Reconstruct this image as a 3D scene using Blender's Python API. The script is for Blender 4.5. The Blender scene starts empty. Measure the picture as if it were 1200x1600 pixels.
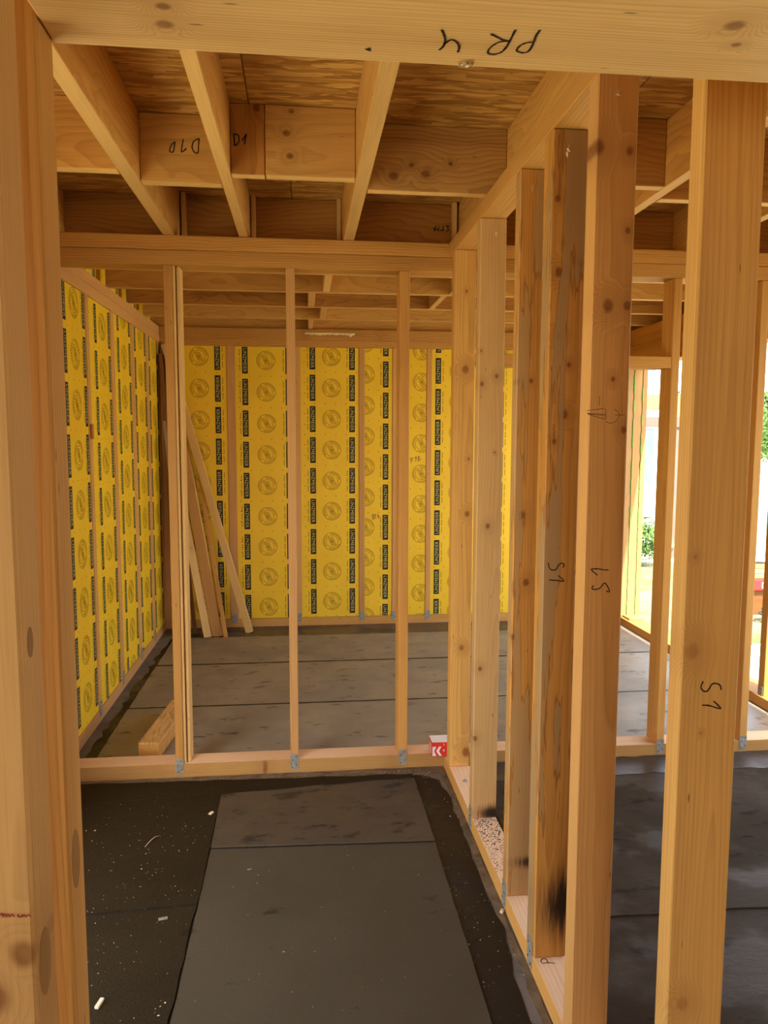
import bpy, bmesh, math, random
from mathutils import Vector, Matrix, Quaternion

random.seed(7)
scene = bpy.context.scene
COL = scene.collection
link = COL.objects.link

# ---------------------------------------------------------------- camera, sky, sun, exposure
FPX = 1178.615
cam_data = bpy.data.cameras.new('camera')
cam_data.sensor_fit = 'HORIZONTAL'
cam_data.sensor_width = 36.0
cam_data.lens = FPX / 1200.0 * 36.0
cam_data.clip_start = 0.02
cam_data.clip_end = 500
cam = bpy.data.objects.new('camera', cam_data)
link(cam)
CR = Vector((0.994375, -0.105875, 0.002786)); CU = Vector((0.007722, 0.098715, 0.995086)); CF = Vector((0.10563, 0.989467, -0.098977))
mw = Matrix(((CR.x, CU.x, -CF.x, 0), (CR.y, CU.y, -CF.y, 0), (CR.z, CU.z, -CF.z, 1.6), (0, 0, 0, 1)))
cam.matrix_world = mw
scene.camera = cam

world = bpy.data.worlds.new('sky'); scene.world = world
world.use_nodes = True
wn = world.node_tree; wn.nodes.clear()
wo = wn.nodes.new('ShaderNodeOutputWorld'); wb = wn.nodes.new('ShaderNodeBackground'); ws = wn.nodes.new('ShaderNodeTexSky')
ws.sky_type = 'NISHITA'; ws.sun_disc = False
ws.sun_elevation = math.radians(52); ws.sun_rotation = math.radians(195); ws.dust_density = 2.5; ws.air_density = 1.0
wb.inputs['Strength'].default_value = 0.75
wx = wn.nodes.new('ShaderNodeMix'); wx.data_type = 'RGBA'          # bright summer haze over the blue
wx.inputs[0].default_value = 0.6; wx.inputs[7].default_value = (1.55, 1.46, 1.34, 1)
wn.links.new(ws.outputs[0], wx.inputs[6]); wn.links.new(wx.outputs[2], wb.inputs['Color']); wn.links.new(wb.outputs[0], wo.inputs['Surface'])

sun_d = bpy.data.lights.new('sun', 'SUN'); sun_d.energy = 6.5; sun_d.angle = math.radians(0.6); sun_d.color = (1.0, 0.95, 0.87)
sun = bpy.data.objects.new('sun', sun_d); link(sun)
SUN_FROM = Vector((0.12, -0.62, 0.88))          # the sun stands behind the camera, a little to the right
sun.rotation_euler = SUN_FROM.to_track_quat('Z', 'Y').to_euler(); sun.location = SUN_FROM * 20

scene.view_settings.view_transform = 'Standard'
scene.view_settings.look = 'None'
scene.view_settings.gamma = 1.0
scene.view_settings.use_curve_mapping = False
scene.view_settings.exposure = 1.3
scene.cycles.max_bounces = 10
scene.cycles.diffuse_bounces = 7
scene.cycles.glossy_bounces = 3
scene.cycles.caustics_reflective = False
scene.cycles.caustics_refractive = False
scene.cycles.sample_clamp_indirect = 6.0

# ---------------------------------------------------------------- material helpers
class NT:
    def __init__(self, name):
        self.m = bpy.data.materials.new(name); self.m.use_nodes = True
        self.t = self.m.node_tree; self.t.nodes.clear()
        self.out = self.n('ShaderNodeOutputMaterial')
        self.b = self.n('ShaderNodeBsdfPrincipled')
        self.l(self.b.outputs[0], self.out.inputs['Surface'])
    def n(self, k, **kw):
        x = self.t.nodes.new(k)
        for a, v in kw.items(): setattr(x, a, v)
        return x
    def l(self, a, b): self.t.links.new(a, b)
    def put(self, sock, v):
        if hasattr(v, 'is_linked') or isinstance(v, bpy.types.NodeSocket): self.l(v, sock)
        else: sock.default_value = v
    def math(self, op, a, b=0.0, c=None, clamp=False):
        x = self.n('ShaderNodeMath', operation=op, use_clamp=clamp)
        self.put(x.inputs[0], a); self.put(x.inputs[1], b)
        if c is not None: self.put(x.inputs[2], c)
        return x.outputs[0]
    def vmath(self, op, a, b):
        x = self.n('ShaderNodeVectorMath', operation=op)
        self.put(x.inputs[0], a); self.put(x.inputs[1], b)
        return x.outputs['Value'] if op in ('LENGTH', 'DISTANCE', 'DOT_PRODUCT') else x.outputs[0]
    def noise(self, v, scale=1.0, detail=2.0, rough=0.5, col=False):
        x = self.n('ShaderNodeTexNoise')
        self.l(v, x.inputs['Vector']); x.inputs['Scale'].default_value = scale
        x.inputs['Detail'].default_value = detail; x.inputs['Roughness'].default_value = rough
        return x.outputs['Color' if col else 'Fac']
    def voro(self, v, scale=1.0, feature='F1', rand=1.0):
        x = self.n('ShaderNodeTexVoronoi', feature=feature)
        self.l(v, x.inputs['Vector']); x.inputs['Scale'].default_value = scale; x.inputs['Randomness'].default_value = rand
        return x
    def rng(self, v, a, b, c=0.0, d=1.0, smooth=True):
        x = self.n('ShaderNodeMapRange', interpolation_type='SMOOTHSTEP' if smooth else 'LINEAR')
        self.l(v, x.inputs[0])
        for i, k in enumerate((a, b, c, d)): x.inputs[i + 1].default_value = k
        return x.outputs[0]
    def mix(self, f, a, b, mode='MIX'):
        x = self.n('ShaderNodeMix', data_type='RGBA', blend_type=mode)
        self.put(x.inputs[0], f)
        for s, v in ((x.inputs[6], a), (x.inputs[7], b)):
            if isinstance(v, tuple): s.default_value = (v[0], v[1], v[2], 1)
            else: self.l(v, s)
        return x.outputs[2]
    def sep(self, v):
        x = self.n('ShaderNodeSeparateXYZ'); self.l(v, x.inputs[0]); return x.outputs
    def comb(self, a, b, c):
        x = self.n('ShaderNodeCombineXYZ')
        for i, v in enumerate((a, b, c)): self.put(x.inputs[i], v)
        return x.outputs[0]
    def attr(self, name='wp'):
        return self.n('ShaderNodeAttribute', attribute_name=name).outputs['Vector']
    def rand(self): return self.n('ShaderNodeObjectInfo').outputs['Random']
    def pos(self): return self.n('ShaderNodeNewGeometry').outputs['Position']
    def bump(self, h, strength=0.3, dist=0.002):
        x = self.n('ShaderNodeBump'); self.l(h, x.inputs['Height'])
        x.inputs['Strength'].default_value = strength; x.inputs['Distance'].default_value = dist
        self.l(x.outputs[0], self.b.inputs['Normal'])
    def fin(self, col, rough=0.6, spec=0.3, metal=0.0):
        if isinstance(col, tuple): self.b.inputs['Base Color'].default_value = (col[0], col[1], col[2], 1)
        else: self.l(col, self.b.inputs['Base Color'])
        self.put(self.b.inputs['Roughness'], rough)
        self.b.inputs['Specular IOR Level'].default_value = spec
        self.b.inputs['Metallic'].default_value = metal
        return self.m

def wood(name, light, dark, ring=0.008, contrast=0.45, knots=0.35, warp=0.02, stain=0.0, stain_col=(0.25, 0.2, 0.14), burn=None, rough=0.62, streak=0.35, vary=0.22, zs=0.4, xknots=None, kstr=1.0):
    """Sawn timber: growth rings cut lengthwise (wp.z runs along the piece), fibres, knots, weather streaks."""
    t = NT(name)
    raw = t.attr(); r = t.rand()
    off = t.comb(t.math('MULTIPLY', r, 17.3), t.math('MULTIPLY', r, 41.7), t.math('MULTIPLY', r, 93.1))
    p = t.vmath('ADD', raw, off)
    # knots: feature points in the plane of the wide face
    kv = t.voro(t.vmath('MULTIPLY', p, (5.2, 0.9, 3.6)))
    ksep = t.sep(kv.outputs['Color'])
    present = t.rng(ksep[0], 1.0 - knots, 1.001 - knots, smooth=False)
    kn = t.noise(t.vmath('MULTIPLY', p, (40, 40, 40)), 1.0, 1.0)
    kd = t.math('ADD', kv.outputs['Distance'], t.math('MULTIPLY_ADD', kn, 0.04, -0.02))
    ksize = t.math('MULTIPLY_ADD', ksep[1], 0.06, 0.025)
    kmask = t.math('MULTIPLY', t.math('SUBTRACT', 1.0, t.math('DIVIDE', kd, ksize), clamp=True), present)
    kmask = t.math('MULTIPLY', kmask, 2.6, clamp=True)
    halo = t.math('MULTIPLY', t.rng(kd, 0.0, 0.30, 1.0, 0.0), present)
    for kx, kz, kr in (xknots or ()):
        rs_ = t.sep(raw)
        ex = t.math('SUBTRACT', rs_[0], kx); ez = t.math('MULTIPLY', t.math('SUBTRACT', rs_[2], kz), 0.8)
        d_ = t.math('DIVIDE', t.math('SQRT', t.math('ADD', t.math('MULTIPLY', ex, ex), t.math('MULTIPLY', ez, ez))), kr)
        d_ = t.math('ADD', d_, t.math('MULTIPLY_ADD', kn, 0.5, -0.25))
        kmask = t.math('MAXIMUM', kmask, t.math('MULTIPLY', t.rng(d_, 0.45, 1.25, 1.0, 0.0), kstr))
        halo = t.math('MAXIMUM', halo, t.rng(d_, 0.8, 4.5, 1.0, 0.0))
    # rings
    dis = t.noise(t.vmath('MULTIPLY', p, (3.0, 3.0, zs)), 1.0, 3.0, 0.5, col=True)
    q = t.vmath('ADD', raw, t.vmath('MULTIPLY', t.vmath('SUBTRACT', dis, (0.5, 0.5, 0.5)), (warp * 4, warp * 4, 0)))
    s = t.sep(q)
    px = t.math('SUBTRACT', s[0], t.math('MULTIPLY_ADD', r, 0.16, -0.04))
    py = t.math('ADD', s[1], t.math('MULTIPLY_ADD', t.math('FRACT', t.math('MULTIPLY', r, 7.7)), 0.10, 0.03))
    rad = t.math('SQRT', t.math('ADD', t.math('MULTIPLY', px, px), t.math('MULTIPLY', py, py)))
    rad = t.math('ADD', rad, t.math('MULTIPLY', t.math('MULTIPLY', halo, halo), 0.03))
    ph = t.math('FRACT', t.math('DIVIDE', rad, ring))
    rings = t.math('MULTIPLY', t.math('POWER', ph, 2.2), t.rng(ph, 0.9, 1.0, 1.0, 0.0))
    fib = t.noise(t.vmath('MULTIPLY', p, (260, 260, 5)), 1.0, 3.0, 0.6)
    tone = t.noise(t.vmath('MULTIPLY', p, (9, 9, 0.7)), 1.0, 3.0, 0.55)
    tone2 = t.noise(t.vmath('MULTIPLY', p, (2.2, 2.2, 1.3)), 1.0, 4.0, 0.6)
    f = t.math('MULTIPLY', rings, contrast)
    f = t.math('ADD', f, t.math('MULTIPLY', t.rng(fib, 0.42, 0.78), 0.30))
    f = t.math('ADD', f, t.math('MULTIPLY', t.rng(tone, 0.42, 0.75), streak))
    f = t.math('ADD', f, t.math('MULTIPLY', t.rng(tone2, 0.5, 0.8), streak * 0.6), clamp=True)
    c = t.mix(f, light, dark)
    c = t.mix(t.math('MULTIPLY', halo, 0.35), c, dark)
    c = t.mix(t.math('MULTIPLY', kmask, t.math('MULTIPLY_ADD', kn, 0.5, 0.55)), c, (dark[0] * 0.50, dark[1] * 0.34, dark[2] * 0.22))
    if stain > 0:
        sn = t.noise(t.vmath('MULTIPLY', p, (11, 11, 0.9)), 1.0, 4.0, 0.62)
        sm = t.math('MULTIPLY', t.rng(sn, 0.49, 0.53), stain)
        c = t.mix(sm, c, stain_col)
        ed = t.math('SUBTRACT', t.rng(sn, 0.485, 0.50), t.rng(sn, 0.50, 0.515))
        c = t.mix(t.math('MULTIPLY', ed, 0.65 * stain), c, (dark[0] * 0.35, dark[1] * 0.28, dark[2] * 0.2))
    # small dark flecks and pitch pockets
    fl = t.voro(t.vmath('MULTIPLY', p, (60, 60, 12)))
    fm = t.math('MULTIPLY', t.rng(fl.outputs['Distance'], 0.05, 0.16, 1, 0), t.rng(t.sep(fl.outputs['Color'])[0], 0.93, 0.94))
    c = t.mix(t.math('MULTIPLY', fm, 0.7), c, (dark[0] * 0.25, dark[1] * 0.2, dark[2] * 0.2))
    if burn:
        z0, h, x0 = burn
        rs = t.sep(raw)
        bn = t.noise(t.vmath('MULTIPLY', p, (140, 140, 9)), 1.0, 2.0)
        dz = t.math('DIVIDE', t.math('SUBTRACT', rs[2], z0), h)
        dx = t.math('DIVIDE', t.math('SUBTRACT', rs[0], x0), 0.06)
        dd = t.math('ADD', t.math('SQRT', t.math('ADD', t.math('MULTIPLY', dz, dz), t.math('MULTIPLY', dx, dx))), t.math('MULTIPLY_ADD', bn, 1.5, -0.75))
        c = t.mix(t.math('MULTIPLY', t.rng(dd, 0.7, 2.0, 1, 0), 0.65), c, (0.13, 0.05, 0.012))
        c = t.mix(t.math('MULTIPLY', t.rng(dd, 0.45, 1.3, 1, 0), 0.95), c, (0.014, 0.007, 0.004))
    vr = t.math('MULTIPLY_ADD', t.math('FRACT', t.math('MULTIPLY', r, 5.31)), vary, 1.0 - vary * 0.6)
    c = t.mix(1.0, c, t.comb(vr, vr, vr), 'MULTIPLY')
    t.bump(t.math('ADD', t.math('MULTIPLY', rings, 0.5), fib), 0.22, 0.0012)
    return t.fin(c, rough, 0.28)

def osb(name, light, mid, dark):
    t = NT(name)
    raw = t.attr(); r = t.rand()
    p = t.vmath('ADD', raw, t.comb(t.math('MULTIPLY', r, 9.1), t.math('MULTIPLY', r, 5.2), 0.0))
    w = t.vmath('MULTIPLY', t.vmath('SUBTRACT', t.noise(p, 5.0, 2.0, 0.5, col=True), (0.5, 0.5, 0.5)), (0.03, 0.035, 0.0))
    p2 = t.vmath('ADD', p, w)
    cols = []
    for sx, sy, rot in ((9, 62, 0.0), (11, 74, 0.45), (8, 55, -0.5)):
        mp = t.n('ShaderNodeMapping'); t.l(p2, mp.inputs['Vector'])
        mp.inputs['Rotation'].default_value = (0, 0, rot); mp.inputs['Scale'].default_value = (sx, sy, 1)
        v = t.voro(mp.outputs[0]); cols.append(t.sep(v.outputs['Color']))
    a = t.mix(t.rng(cols[0][1], 0.45, 0.55), t.comb(cols[0][0], cols[0][0], cols[0][0]), t.comb(cols[1][0], cols[1][0], cols[1][0]))
    a = t.mix(t.rng(cols[2][1], 0.60, 0.66), a, t.comb(cols[2][0], cols[2][0], cols[2][0]))
    g = t.sep(a)[0]
    fib = t.noise(t.vmath('MULTIPLY', p2, (30, 320, 1)), 1.0, 2.0)
    c = t.mix(t.rng(g, 0.0, 0.55), dark, mid); c = t.mix(t.rng(g, 0.5, 1.0), c, light)
    c = t.mix(t.math('MULTIPLY', t.rng(fib, 0.45, 0.8), 0.35), c, dark)
    t.bump(g, 0.3, 0.002)
    return t.fin(c, 0.6, 0.3)

def plain(name, col, rough=0.6, spec=0.3, metal=0.0, var=0.12, scale=14.0, bump=0.0):
    t = NT(name)
    n = t.noise(t.pos(), scale, 4.0, 0.6)
    c = t.mix(t.rng(n, 0.3, 0.75), col, tuple(x * (1 - var * 2) for x in col))
    if bump: t.bump(n, bump, 0.004)
    return t.fin(c, rough, spec, metal)

def bitumen(name, base, tint, smear, rough0=0.55, rough1=0.8, weave=420.0, smear_amt=0.8, bump=0.25, wet=0.0, dust=None, spec=0.25, th=0.62):
    t = NT(name)
    p = t.pos()
    n1 = t.noise(p, 1.7, 5.0, 0.6); n2 = t.noise(t.vmath('MULTIPLY', p, (6, 13, 6)), 1.0, 5.0, 0.65); n3 = t.noise(p, weave, 1.0)
    c = t.mix(t.rng(n1, 0.35, 0.7), base, tint)
    c = t.mix(t.math('MULTIPLY', t.rng(n3, 0.35, 0.7), 0.35), c, tuple(x * 0.55 for x in base))
    sm = t.math('MULTIPLY', t.rng(n2, th, th + 0.10), smear_amt)
    c = t.mix(sm, c, smear)
    if dust:
        d = t.voro(p, 55.0); dm = t.math('MULTIPLY', t.rng(d.outputs['Distance'], 0.06, 0.12, 1, 0), t.rng(t.sep(d.outputs['Color'])[0], 0.86, 0.87))
        c = t.mix(dm, c, dust)
    rg = t.math('MULTIPLY_ADD', t.rng(n1, 0.35, 0.65), rough1 - rough0, rough0)
    if wet > 0:
        wv = t.rng(t.noise(p, 2.3, 4.0, 0.6), 0.50, 0.60)
        rg = t.math('MULTIPLY', rg, t.math('SUBTRACT', 1.0, t.math('MULTIPLY', wv, wet)))
    h = t.math('ADD', t.math('MULTIPLY', n2, 1.0), t.math('MULTIPLY', n3, 0.3))
    t.bump(h, bump, 0.006)
    return t.fin(c, rg, spec)

M = {}
M['pine'] = wood('pine_amber', (0.627, 0.316, 0.077), (0.342, 0.130, 0.022))
M['pine_face'] = wood('pine_golden', (0.703, 0.371, 0.094), (0.402, 0.165, 0.032), ring=0.007, knots=0.45)
M['pine_pale'] = wood('pine_pale', (0.722, 0.427, 0.166), (0.427, 0.203, 0.058), ring=0.006, contrast=0.3, knots=0.45)
M['pine_pink'] = wood('pine_pink', (0.665, 0.348, 0.119), (0.385, 0.158, 0.043), contrast=0.35, knots=0.3)
M['pine_stained'] = wood('pine_stained', (0.570, 0.260, 0.050), (0.291, 0.105, 0.016), knots=0.0, stain=0.8, stain_col=(0.34, 0.205, 0.09), burn=(0.17, 0.085, 0.095), xknots=[(0.0282, 1.816, 0.01), (0.0503, 1.603, 0.011), (0.023, 1.529, 0.007), (0.0593, 1.739, 0.006), (0.0168, 2.179, 0.009), (0.0237, 1.986, 0.012), (0.0857, 2.013, 0.01)])
M['pine_stained_low'] = wood('pine_stained_low', (0.589, 0.269, 0.052), (0.308, 0.113, 0.018), knots=0.0, stain=0.7, stain_col=(0.38, 0.225, 0.095), burn=(0.12, 0.018, 0.105), xknots=[(0.004, 1.713, 0.009), (0.0468, 1.717, 0.007), (0.0249, 1.292, 0.012), (0.0444, 1.073, 0.012), (0.0056, 0.894, 0.009)])
M['pine_pale_burnt'] = wood('pine_pale_burnt', (0.665, 0.387, 0.148), (0.393, 0.190, 0.058), ring=0.006, contrast=0.3, knots=0.0, burn=(0.02, 0.028, 0.095), xknots=[(0.0133, 1.743, 0.009), (0.0704, 1.773, 0.008), (0.045, 1.195, 0.01), (0.0234, 0.623, 0.009), (0.008, 0.337, 0.01), (0.068, 1.481, 0.004), (0.0088, 1.868, 0.004)])
M['pine_header'] = wood('pine_header', (0.788, 0.497, 0.194), (0.470, 0.239, 0.068), ring=0.006, contrast=0.5, knots=0.0, streak=0.25, xknots=[(0.0959, 0.156, 0.008), (0.1351, 0.151, 0.01), (0.0607, 0.842, 0.012), (0.1032, 0.869, 0.006)])
M['plate_top_lit'] = wood('pine_plate_lit', (0.80, 0.56, 0.33), (0.56, 0.32, 0.14), contrast=0.35, knots=0.3)  # pale tone: light falling on the plate tops is put into the colour
M['stud_a'] = wood('pine_stud_a', (0.680, 0.362, 0.092), (0.399, 0.171, 0.034), knots=0.0, xknots=[(0.0522, 1.841, 0.016), (0.07, 1.193, 0.012), (0.0515, 0.571, 0.012), (0.0795, 0.069, 0.02), (0.0533, 2.181, 0.006), (0.0723, 1.443, 0.006)])
M['stud_e'] = wood('pine_stud_e', (0.600, 0.305, 0.092), (0.342, 0.149, 0.038), ring=0.005, knots=0.0, xknots=[(0.079, 2.192, 0.009), (0.0808, 2.016, 0.007), (0.0854, 1.846, 0.01), (0.0045, 2.198, 0.016), (0.039, 1.845, 0.014), (0.057, 1.677, 0.006), (0.0879, 1.558, 0.008)])
M['stud_f'] = wood('pine_stud_f', (0.700, 0.376, 0.100), (0.418, 0.184, 0.042), ring=0.0065, contrast=0.4, knots=0.0, kstr=0.5, xknots=[(0.0212, 1.16, 0.013), (0.0305, 0.483, 0.012), (0.0181, 1.331, 0.004), (0.0427, 1.008, 0.003)])
M['jamb_near'] = wood('pine_jamb', (0.720, 0.404, 0.136), (0.456, 0.216, 0.061), contrast=0.35, knots=0.1, xknots=[(0.1266, 0.999, 0.015), (0.0916, 0.948, 0.02)])
M['knot_plug'] = wood('knot_plug', (0.360, 0.179, 0.048), (0.209, 0.090, 0.022), knots=0.0)
M['plate_side_shaded'] = wood('plate_side_shaded', (0.46, 0.245, 0.07), (0.27, 0.12, 0.03), ring=0.008, contrast=0.6, knots=0.2)  # dark tone: shade on the plate's front is put into the colour
M['lvl_edge'] = wood('veneer_edge', (0.740, 0.442, 0.152), (0.437, 0.216, 0.061), ring=0.0035, contrast=0.5, knots=0.0, warp=0.006, streak=0.35)
M['lvl'] = wood('laminated_veneer', (0.589, 0.284, 0.065), (0.291, 0.109, 0.018), ring=0.011, contrast=0.55, knots=0.35, warp=0.035, streak=0.4, zs=0.9)
M['veneer'] = wood('plywood_veneer', (0.684, 0.355, 0.084), (0.393, 0.161, 0.030), ring=0.022, contrast=0.45, knots=0.2, warp=0.06, streak=0.3, zs=1.3)
M['veneer_dark'] = wood('plywood_veneer_knotty', (0.475, 0.205, 0.037), (0.222, 0.077, 0.011), ring=0.02, contrast=0.5, knots=0.6, warp=0.06, streak=0.5, zs=1.3)
M['veneer_d1'] = wood('plywood_veneer_d1', (0.58, 0.305, 0.08), (0.34, 0.15, 0.035), ring=0.02, contrast=0.4, knots=0.0, warp=0.05, zs=1.3, xknots=[(0.21, 0.088, 0.008), (0.139, 0.07, 0.012), (0.065, 0.082, 0.012)])
M['veneer_r'] = wood('plywood_veneer_r', (0.46, 0.235, 0.062), (0.22, 0.09, 0.02), ring=0.018, contrast=0.6, knots=0.2, warp=0.07, streak=0.6, zs=1.3, xknots=[(0.05, 0.093, 0.016), (0.061, 0.209, 0.014), (0.10, 0.30, 0.008)])
M['brown_bark'] = wood('bark_red', (0.42, 0.17, 0.03), (0.2, 0.07, 0.015), knots=0.0)
M['lath'] = wood('pine_lath', (0.760, 0.474, 0.169), (0.496, 0.253, 0.068), ring=0.006, contrast=0.3, knots=0.15)
M['brown_wood'] = wood('weathered_brown', (0.209, 0.079, 0.019), (0.085, 0.032, 0.009), knots=0.2)
M['grey_wood'] = wood('weathered_grey', (0.399, 0.269, 0.167), (0.214, 0.133, 0.080), knots=0.2)
M['post_sun'] = wood('pine_post_bright', (0.46, 0.27, 0.10), (0.34, 0.175, 0.055), contrast=0.3, knots=0.3)
M['out_wood'] = wood('frame_timber', (0.30, 0.17, 0.08), (0.17, 0.09, 0.04), knots=0.2)
M['out_grey'] = wood('frame_timber_grey', (0.17, 0.13, 0.10), (0.09, 0.07, 0.05), knots=0.2)
M['osb'] = osb('osb_board', (0.74, 0.44, 0.125), (0.50, 0.255, 0.055), (0.34, 0.155, 0.03))
M['osb_pale'] = osb('osb_board_pale', (0.76, 0.50, 0.20), (0.66, 0.42, 0.15), (0.50, 0.29, 0.09))
t = NT('panel_yellow')
n = t.noise(t.pos(), 3.0, 5.0, 0.6); n2 = t.noise(t.pos(), 260.0, 1.0)
c = t.mix(t.rng(n, 0.3, 0.7), (0.88, 0.562, 0.023), (0.83, 0.505, 0.0155)); c = t.mix(t.math('MULTIPLY', t.rng(n2, 0.5, 0.8), 0.12), c, (0.5, 0.28, 0.01))
t.bump(n2, 0.08, 0.001); M['yellow'] = t.fin(c, 0.5, 0.35)
M['ink'] = plain('print_black', (0.022, 0.018, 0.009), 0.6, 0.2, var=0.1)
M['ink_letters'] = plain('print_letters', (0.62, 0.55, 0.22), 0.6, 0.2, var=0.05)
M['ink_ring'] = plain('print_brown', (0.27, 0.135, 0.006), 0.6, 0.2, var=0.1)
M['pen'] = plain('felt_pen', (0.02, 0.012, 0.01), 0.5, 0.2, var=0.1)
M['pencil'] = plain('pencil', (0.12, 0.06, 0.03), 0.6, 0.2, var=0.1)
M['red_pen'] = plain('red_pen', (0.32, 0.05, 0.03), 0.6, 0.2, var=0.1)
M['zinc'] = plain('galvanised_steel', (0.36, 0.33, 0.27), 0.55, 0.5, 0.25, var=0.2, scale=60)
M['zinc_dark'] = plain('nail_steel', (0.12, 0.12, 0.12), 0.5, 0.5, 0.6)
M['foam'] = plain('dried_foam', (0.78, 0.60, 0.30), 0.8, 0.2, scale=60, bump=0.5)
M['concrete'] = plain('concrete_slab', (0.20, 0.18, 0.155), 0.75, 0.35, var=0.22, scale=6, bump=0.2)
M['mortar'] = plain('mortar', (0.21, 0.155, 0.09), 0.85, 0.2, var=0.25, scale=18, bump=0.4)
M['sheet'] = bitumen('bitumen_sheet_grey', (0.066, 0.053, 0.030), (0.080, 0.060, 0.031), (0.022, 0.017, 0.011))
M['sheet_brown'] = bitumen('bitumen_sheet_brownish', (0.092, 0.066, 0.036), (0.074, 0.052, 0.029), (0.022, 0.016, 0.010), th=0.54)
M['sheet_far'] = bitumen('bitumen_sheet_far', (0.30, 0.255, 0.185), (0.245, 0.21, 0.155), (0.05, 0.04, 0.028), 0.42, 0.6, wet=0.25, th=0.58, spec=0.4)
M['black_coat'] = bitumen('bitumen_coat_black', (0.024, 0.015, 0.005), (0.031, 0.020, 0.006), (0.014, 0.009, 0.004), 0.75, 0.95, weave=130.0, bump=1.0, spec=0.12, dust=(0.35, 0.27, 0.17))
M['black_wet'] = bitumen('bitumen_black_wet', (0.018, 0.014, 0.010), (0.026, 0.019, 0.011), (0.010, 0.009, 0.009), 0.35, 0.6, weave=200.0, bump=0.35, wet=0.35, spec=0.2, dust=(0.25, 0.2, 0.15))
M['right_floor'] = bitumen('bitumen_right_room', (0.058, 0.041, 0.022), (0.044, 0.031, 0.017), (0.014, 0.010, 0.007), 0.6, 0.85, bump=0.7, wet=0.5, spec=0.10, th=0.57)
M['wet_strip'] = bitumen('wet_strip', (0.05, 0.045, 0.042), (0.03, 0.026, 0.024), (0.012, 0.01, 0.009), 0.12, 0.45, bump=0.5, wet=0.4, spec=0.5)
M['tar'] = plain('tar_line', (0.012, 0.009, 0.006), 0.6, 0.3)
M['chip'] = plain('wood_chip_white', (0.85, 0.66, 0.42), 0.6, 0.3)
M['scrap'] = plain('grey_scrap', (0.30, 0.26, 0.20), 0.7, 0.2, var=0.3, scale=90)
M['fleck_dark'] = plain('tar_fleck', (0.05, 0.03, 0.03), 0.6, 0.3)
M['red_card'] = plain('red_card', (0.70, 0.035, 0.02), 0.45, 0.35, var=0.06)
M['white_print'] = plain('white_print', (0.80, 0.76, 0.68), 0.5, 0.3, var=0.04)
M['moss'] = plain('green_sealant', (0.20, 0.42, 0.08), 0.7, 0.2)
M['plaster'] = plain('white_plaster', (0.80, 0.79, 0.76), 0.8, 0.2, var=0.04)
M['glass_dark'] = plain('window_glass', (0.10, 0.15, 0.24), 0.12, 0.6, var=0.1, scale=2)
M['red_metal'] = plain('red_painted', (0.62, 0.03, 0.03), 0.4, 0.4, var=0.05)
M['cable'] = plain('grey_cable', (0.35, 0.38, 0.44), 0.5, 0.3)
M['cable_dark'] = plain('dark_cable', (0.05, 0.055, 0.07), 0.5, 0.3)
M['sheet_white'] = plain('white_film', (0.82, 0.84, 0.86), 0.5, 0.3, var=0.03)
M['leaf'] = plain('foliage', (0.11, 0.20, 0.05), 0.8, 0.1, var=0.3, scale=9)
M['slab_light'] = plain('pale_paving', (0.62, 0.60, 0.55), 0.8, 0.2, var=0.1)
t = NT('rough_ground')
p = t.pos(); n = t.noise(p, 1.1, 6.0, 0.65); n2 = t.noise(p, 22.0, 4.0, 0.7)
c = t.mix(t.rng(n, 0.42, 0.56), (0.68, 0.61, 0.48), (0.34, 0.38, 0.17)); c = t.mix(t.math('MULTIPLY', t.rng(n2, 0.4, 0.7), 0.4), c, (0.62, 0.57, 0.46))
t.bump(n2, 0.5, 0.03); M['ground'] = t.fin(c, 0.9, 0.2)
t = NT('worn_grass')
p = t.pos(); n = t.noise(p, 3.0, 6.0, 0.7); n2 = t.noise(p, 40.0, 3.0, 0.7)
c = t.mix(t.rng(n, 0.40, 0.60), (0.13, 0.15, 0.06), (0.22, 0.20, 0.13)); c = t.mix(t.math('MULTIPLY', t.rng(n2, 0.4, 0.7), 0.5), c, (0.09, 0.12, 0.035))
t.bump(n2, 0.6, 0.02); M['grass'] = t.fin(c, 0.9, 0.1)
t = NT('hill_green')
p = t.pos(); n = t.noise(p, 0.35, 6.0, 0.7)
c = t.mix(t.rng(n, 0.38, 0.62), (0.06, 0.16, 0.03), (0.24, 0.36, 0.09)); M['hill'] = t.fin(c, 0.9, 0.1)

# ---------------------------------------------------------------- mesh helpers
def wloc(o):
    v = Vector(o.location); q = o.parent
    while q: v += Vector(q.location); q = q.parent
    return v

def new_obj(name, bm, mat, base, parent=None, wp=None):
    """bm is in world coordinates; the object's origin goes to base."""
    base = Vector(base)
    me = bpy.data.meshes.new(name)
    lay = bm.verts.layers.float_vector.get('wp') or bm.verts.layers.float_vector.new('wp')
    for v in bm.verts:
        if wp: v[lay] = wp(v.co)
        v.co -= base
    bm.normal_update(); bm.to_mesh(me); bm.free()
    for m in (mat if isinstance(mat, (list, tuple)) else [mat]): me.materials.append(m)
    o = bpy.data.objects.new(name, me); link(o)
    if parent is not None:
        o.parent = parent; o.location = base - wloc(parent)
    else: o.location = base
    return o

def tag(o, label=None, cat=None, group=None, kind=None):
    if label: o['label'] = label
    if cat: o['category'] = cat
    if group: o['group'] = group
    if kind: o['kind'] = kind
    return o

def empty(name, loc, kind=None):
    o = bpy.data.objects.new(name, None); link(o); o.location = loc
    o.empty_display_size = 0.05
    if kind: o['kind'] = kind
    return o

def wood_axes(dims):
    order = sorted(range(3), key=lambda i: dims[i])
    return order[1], order[0], order[2]          # wide, thin, long

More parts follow.
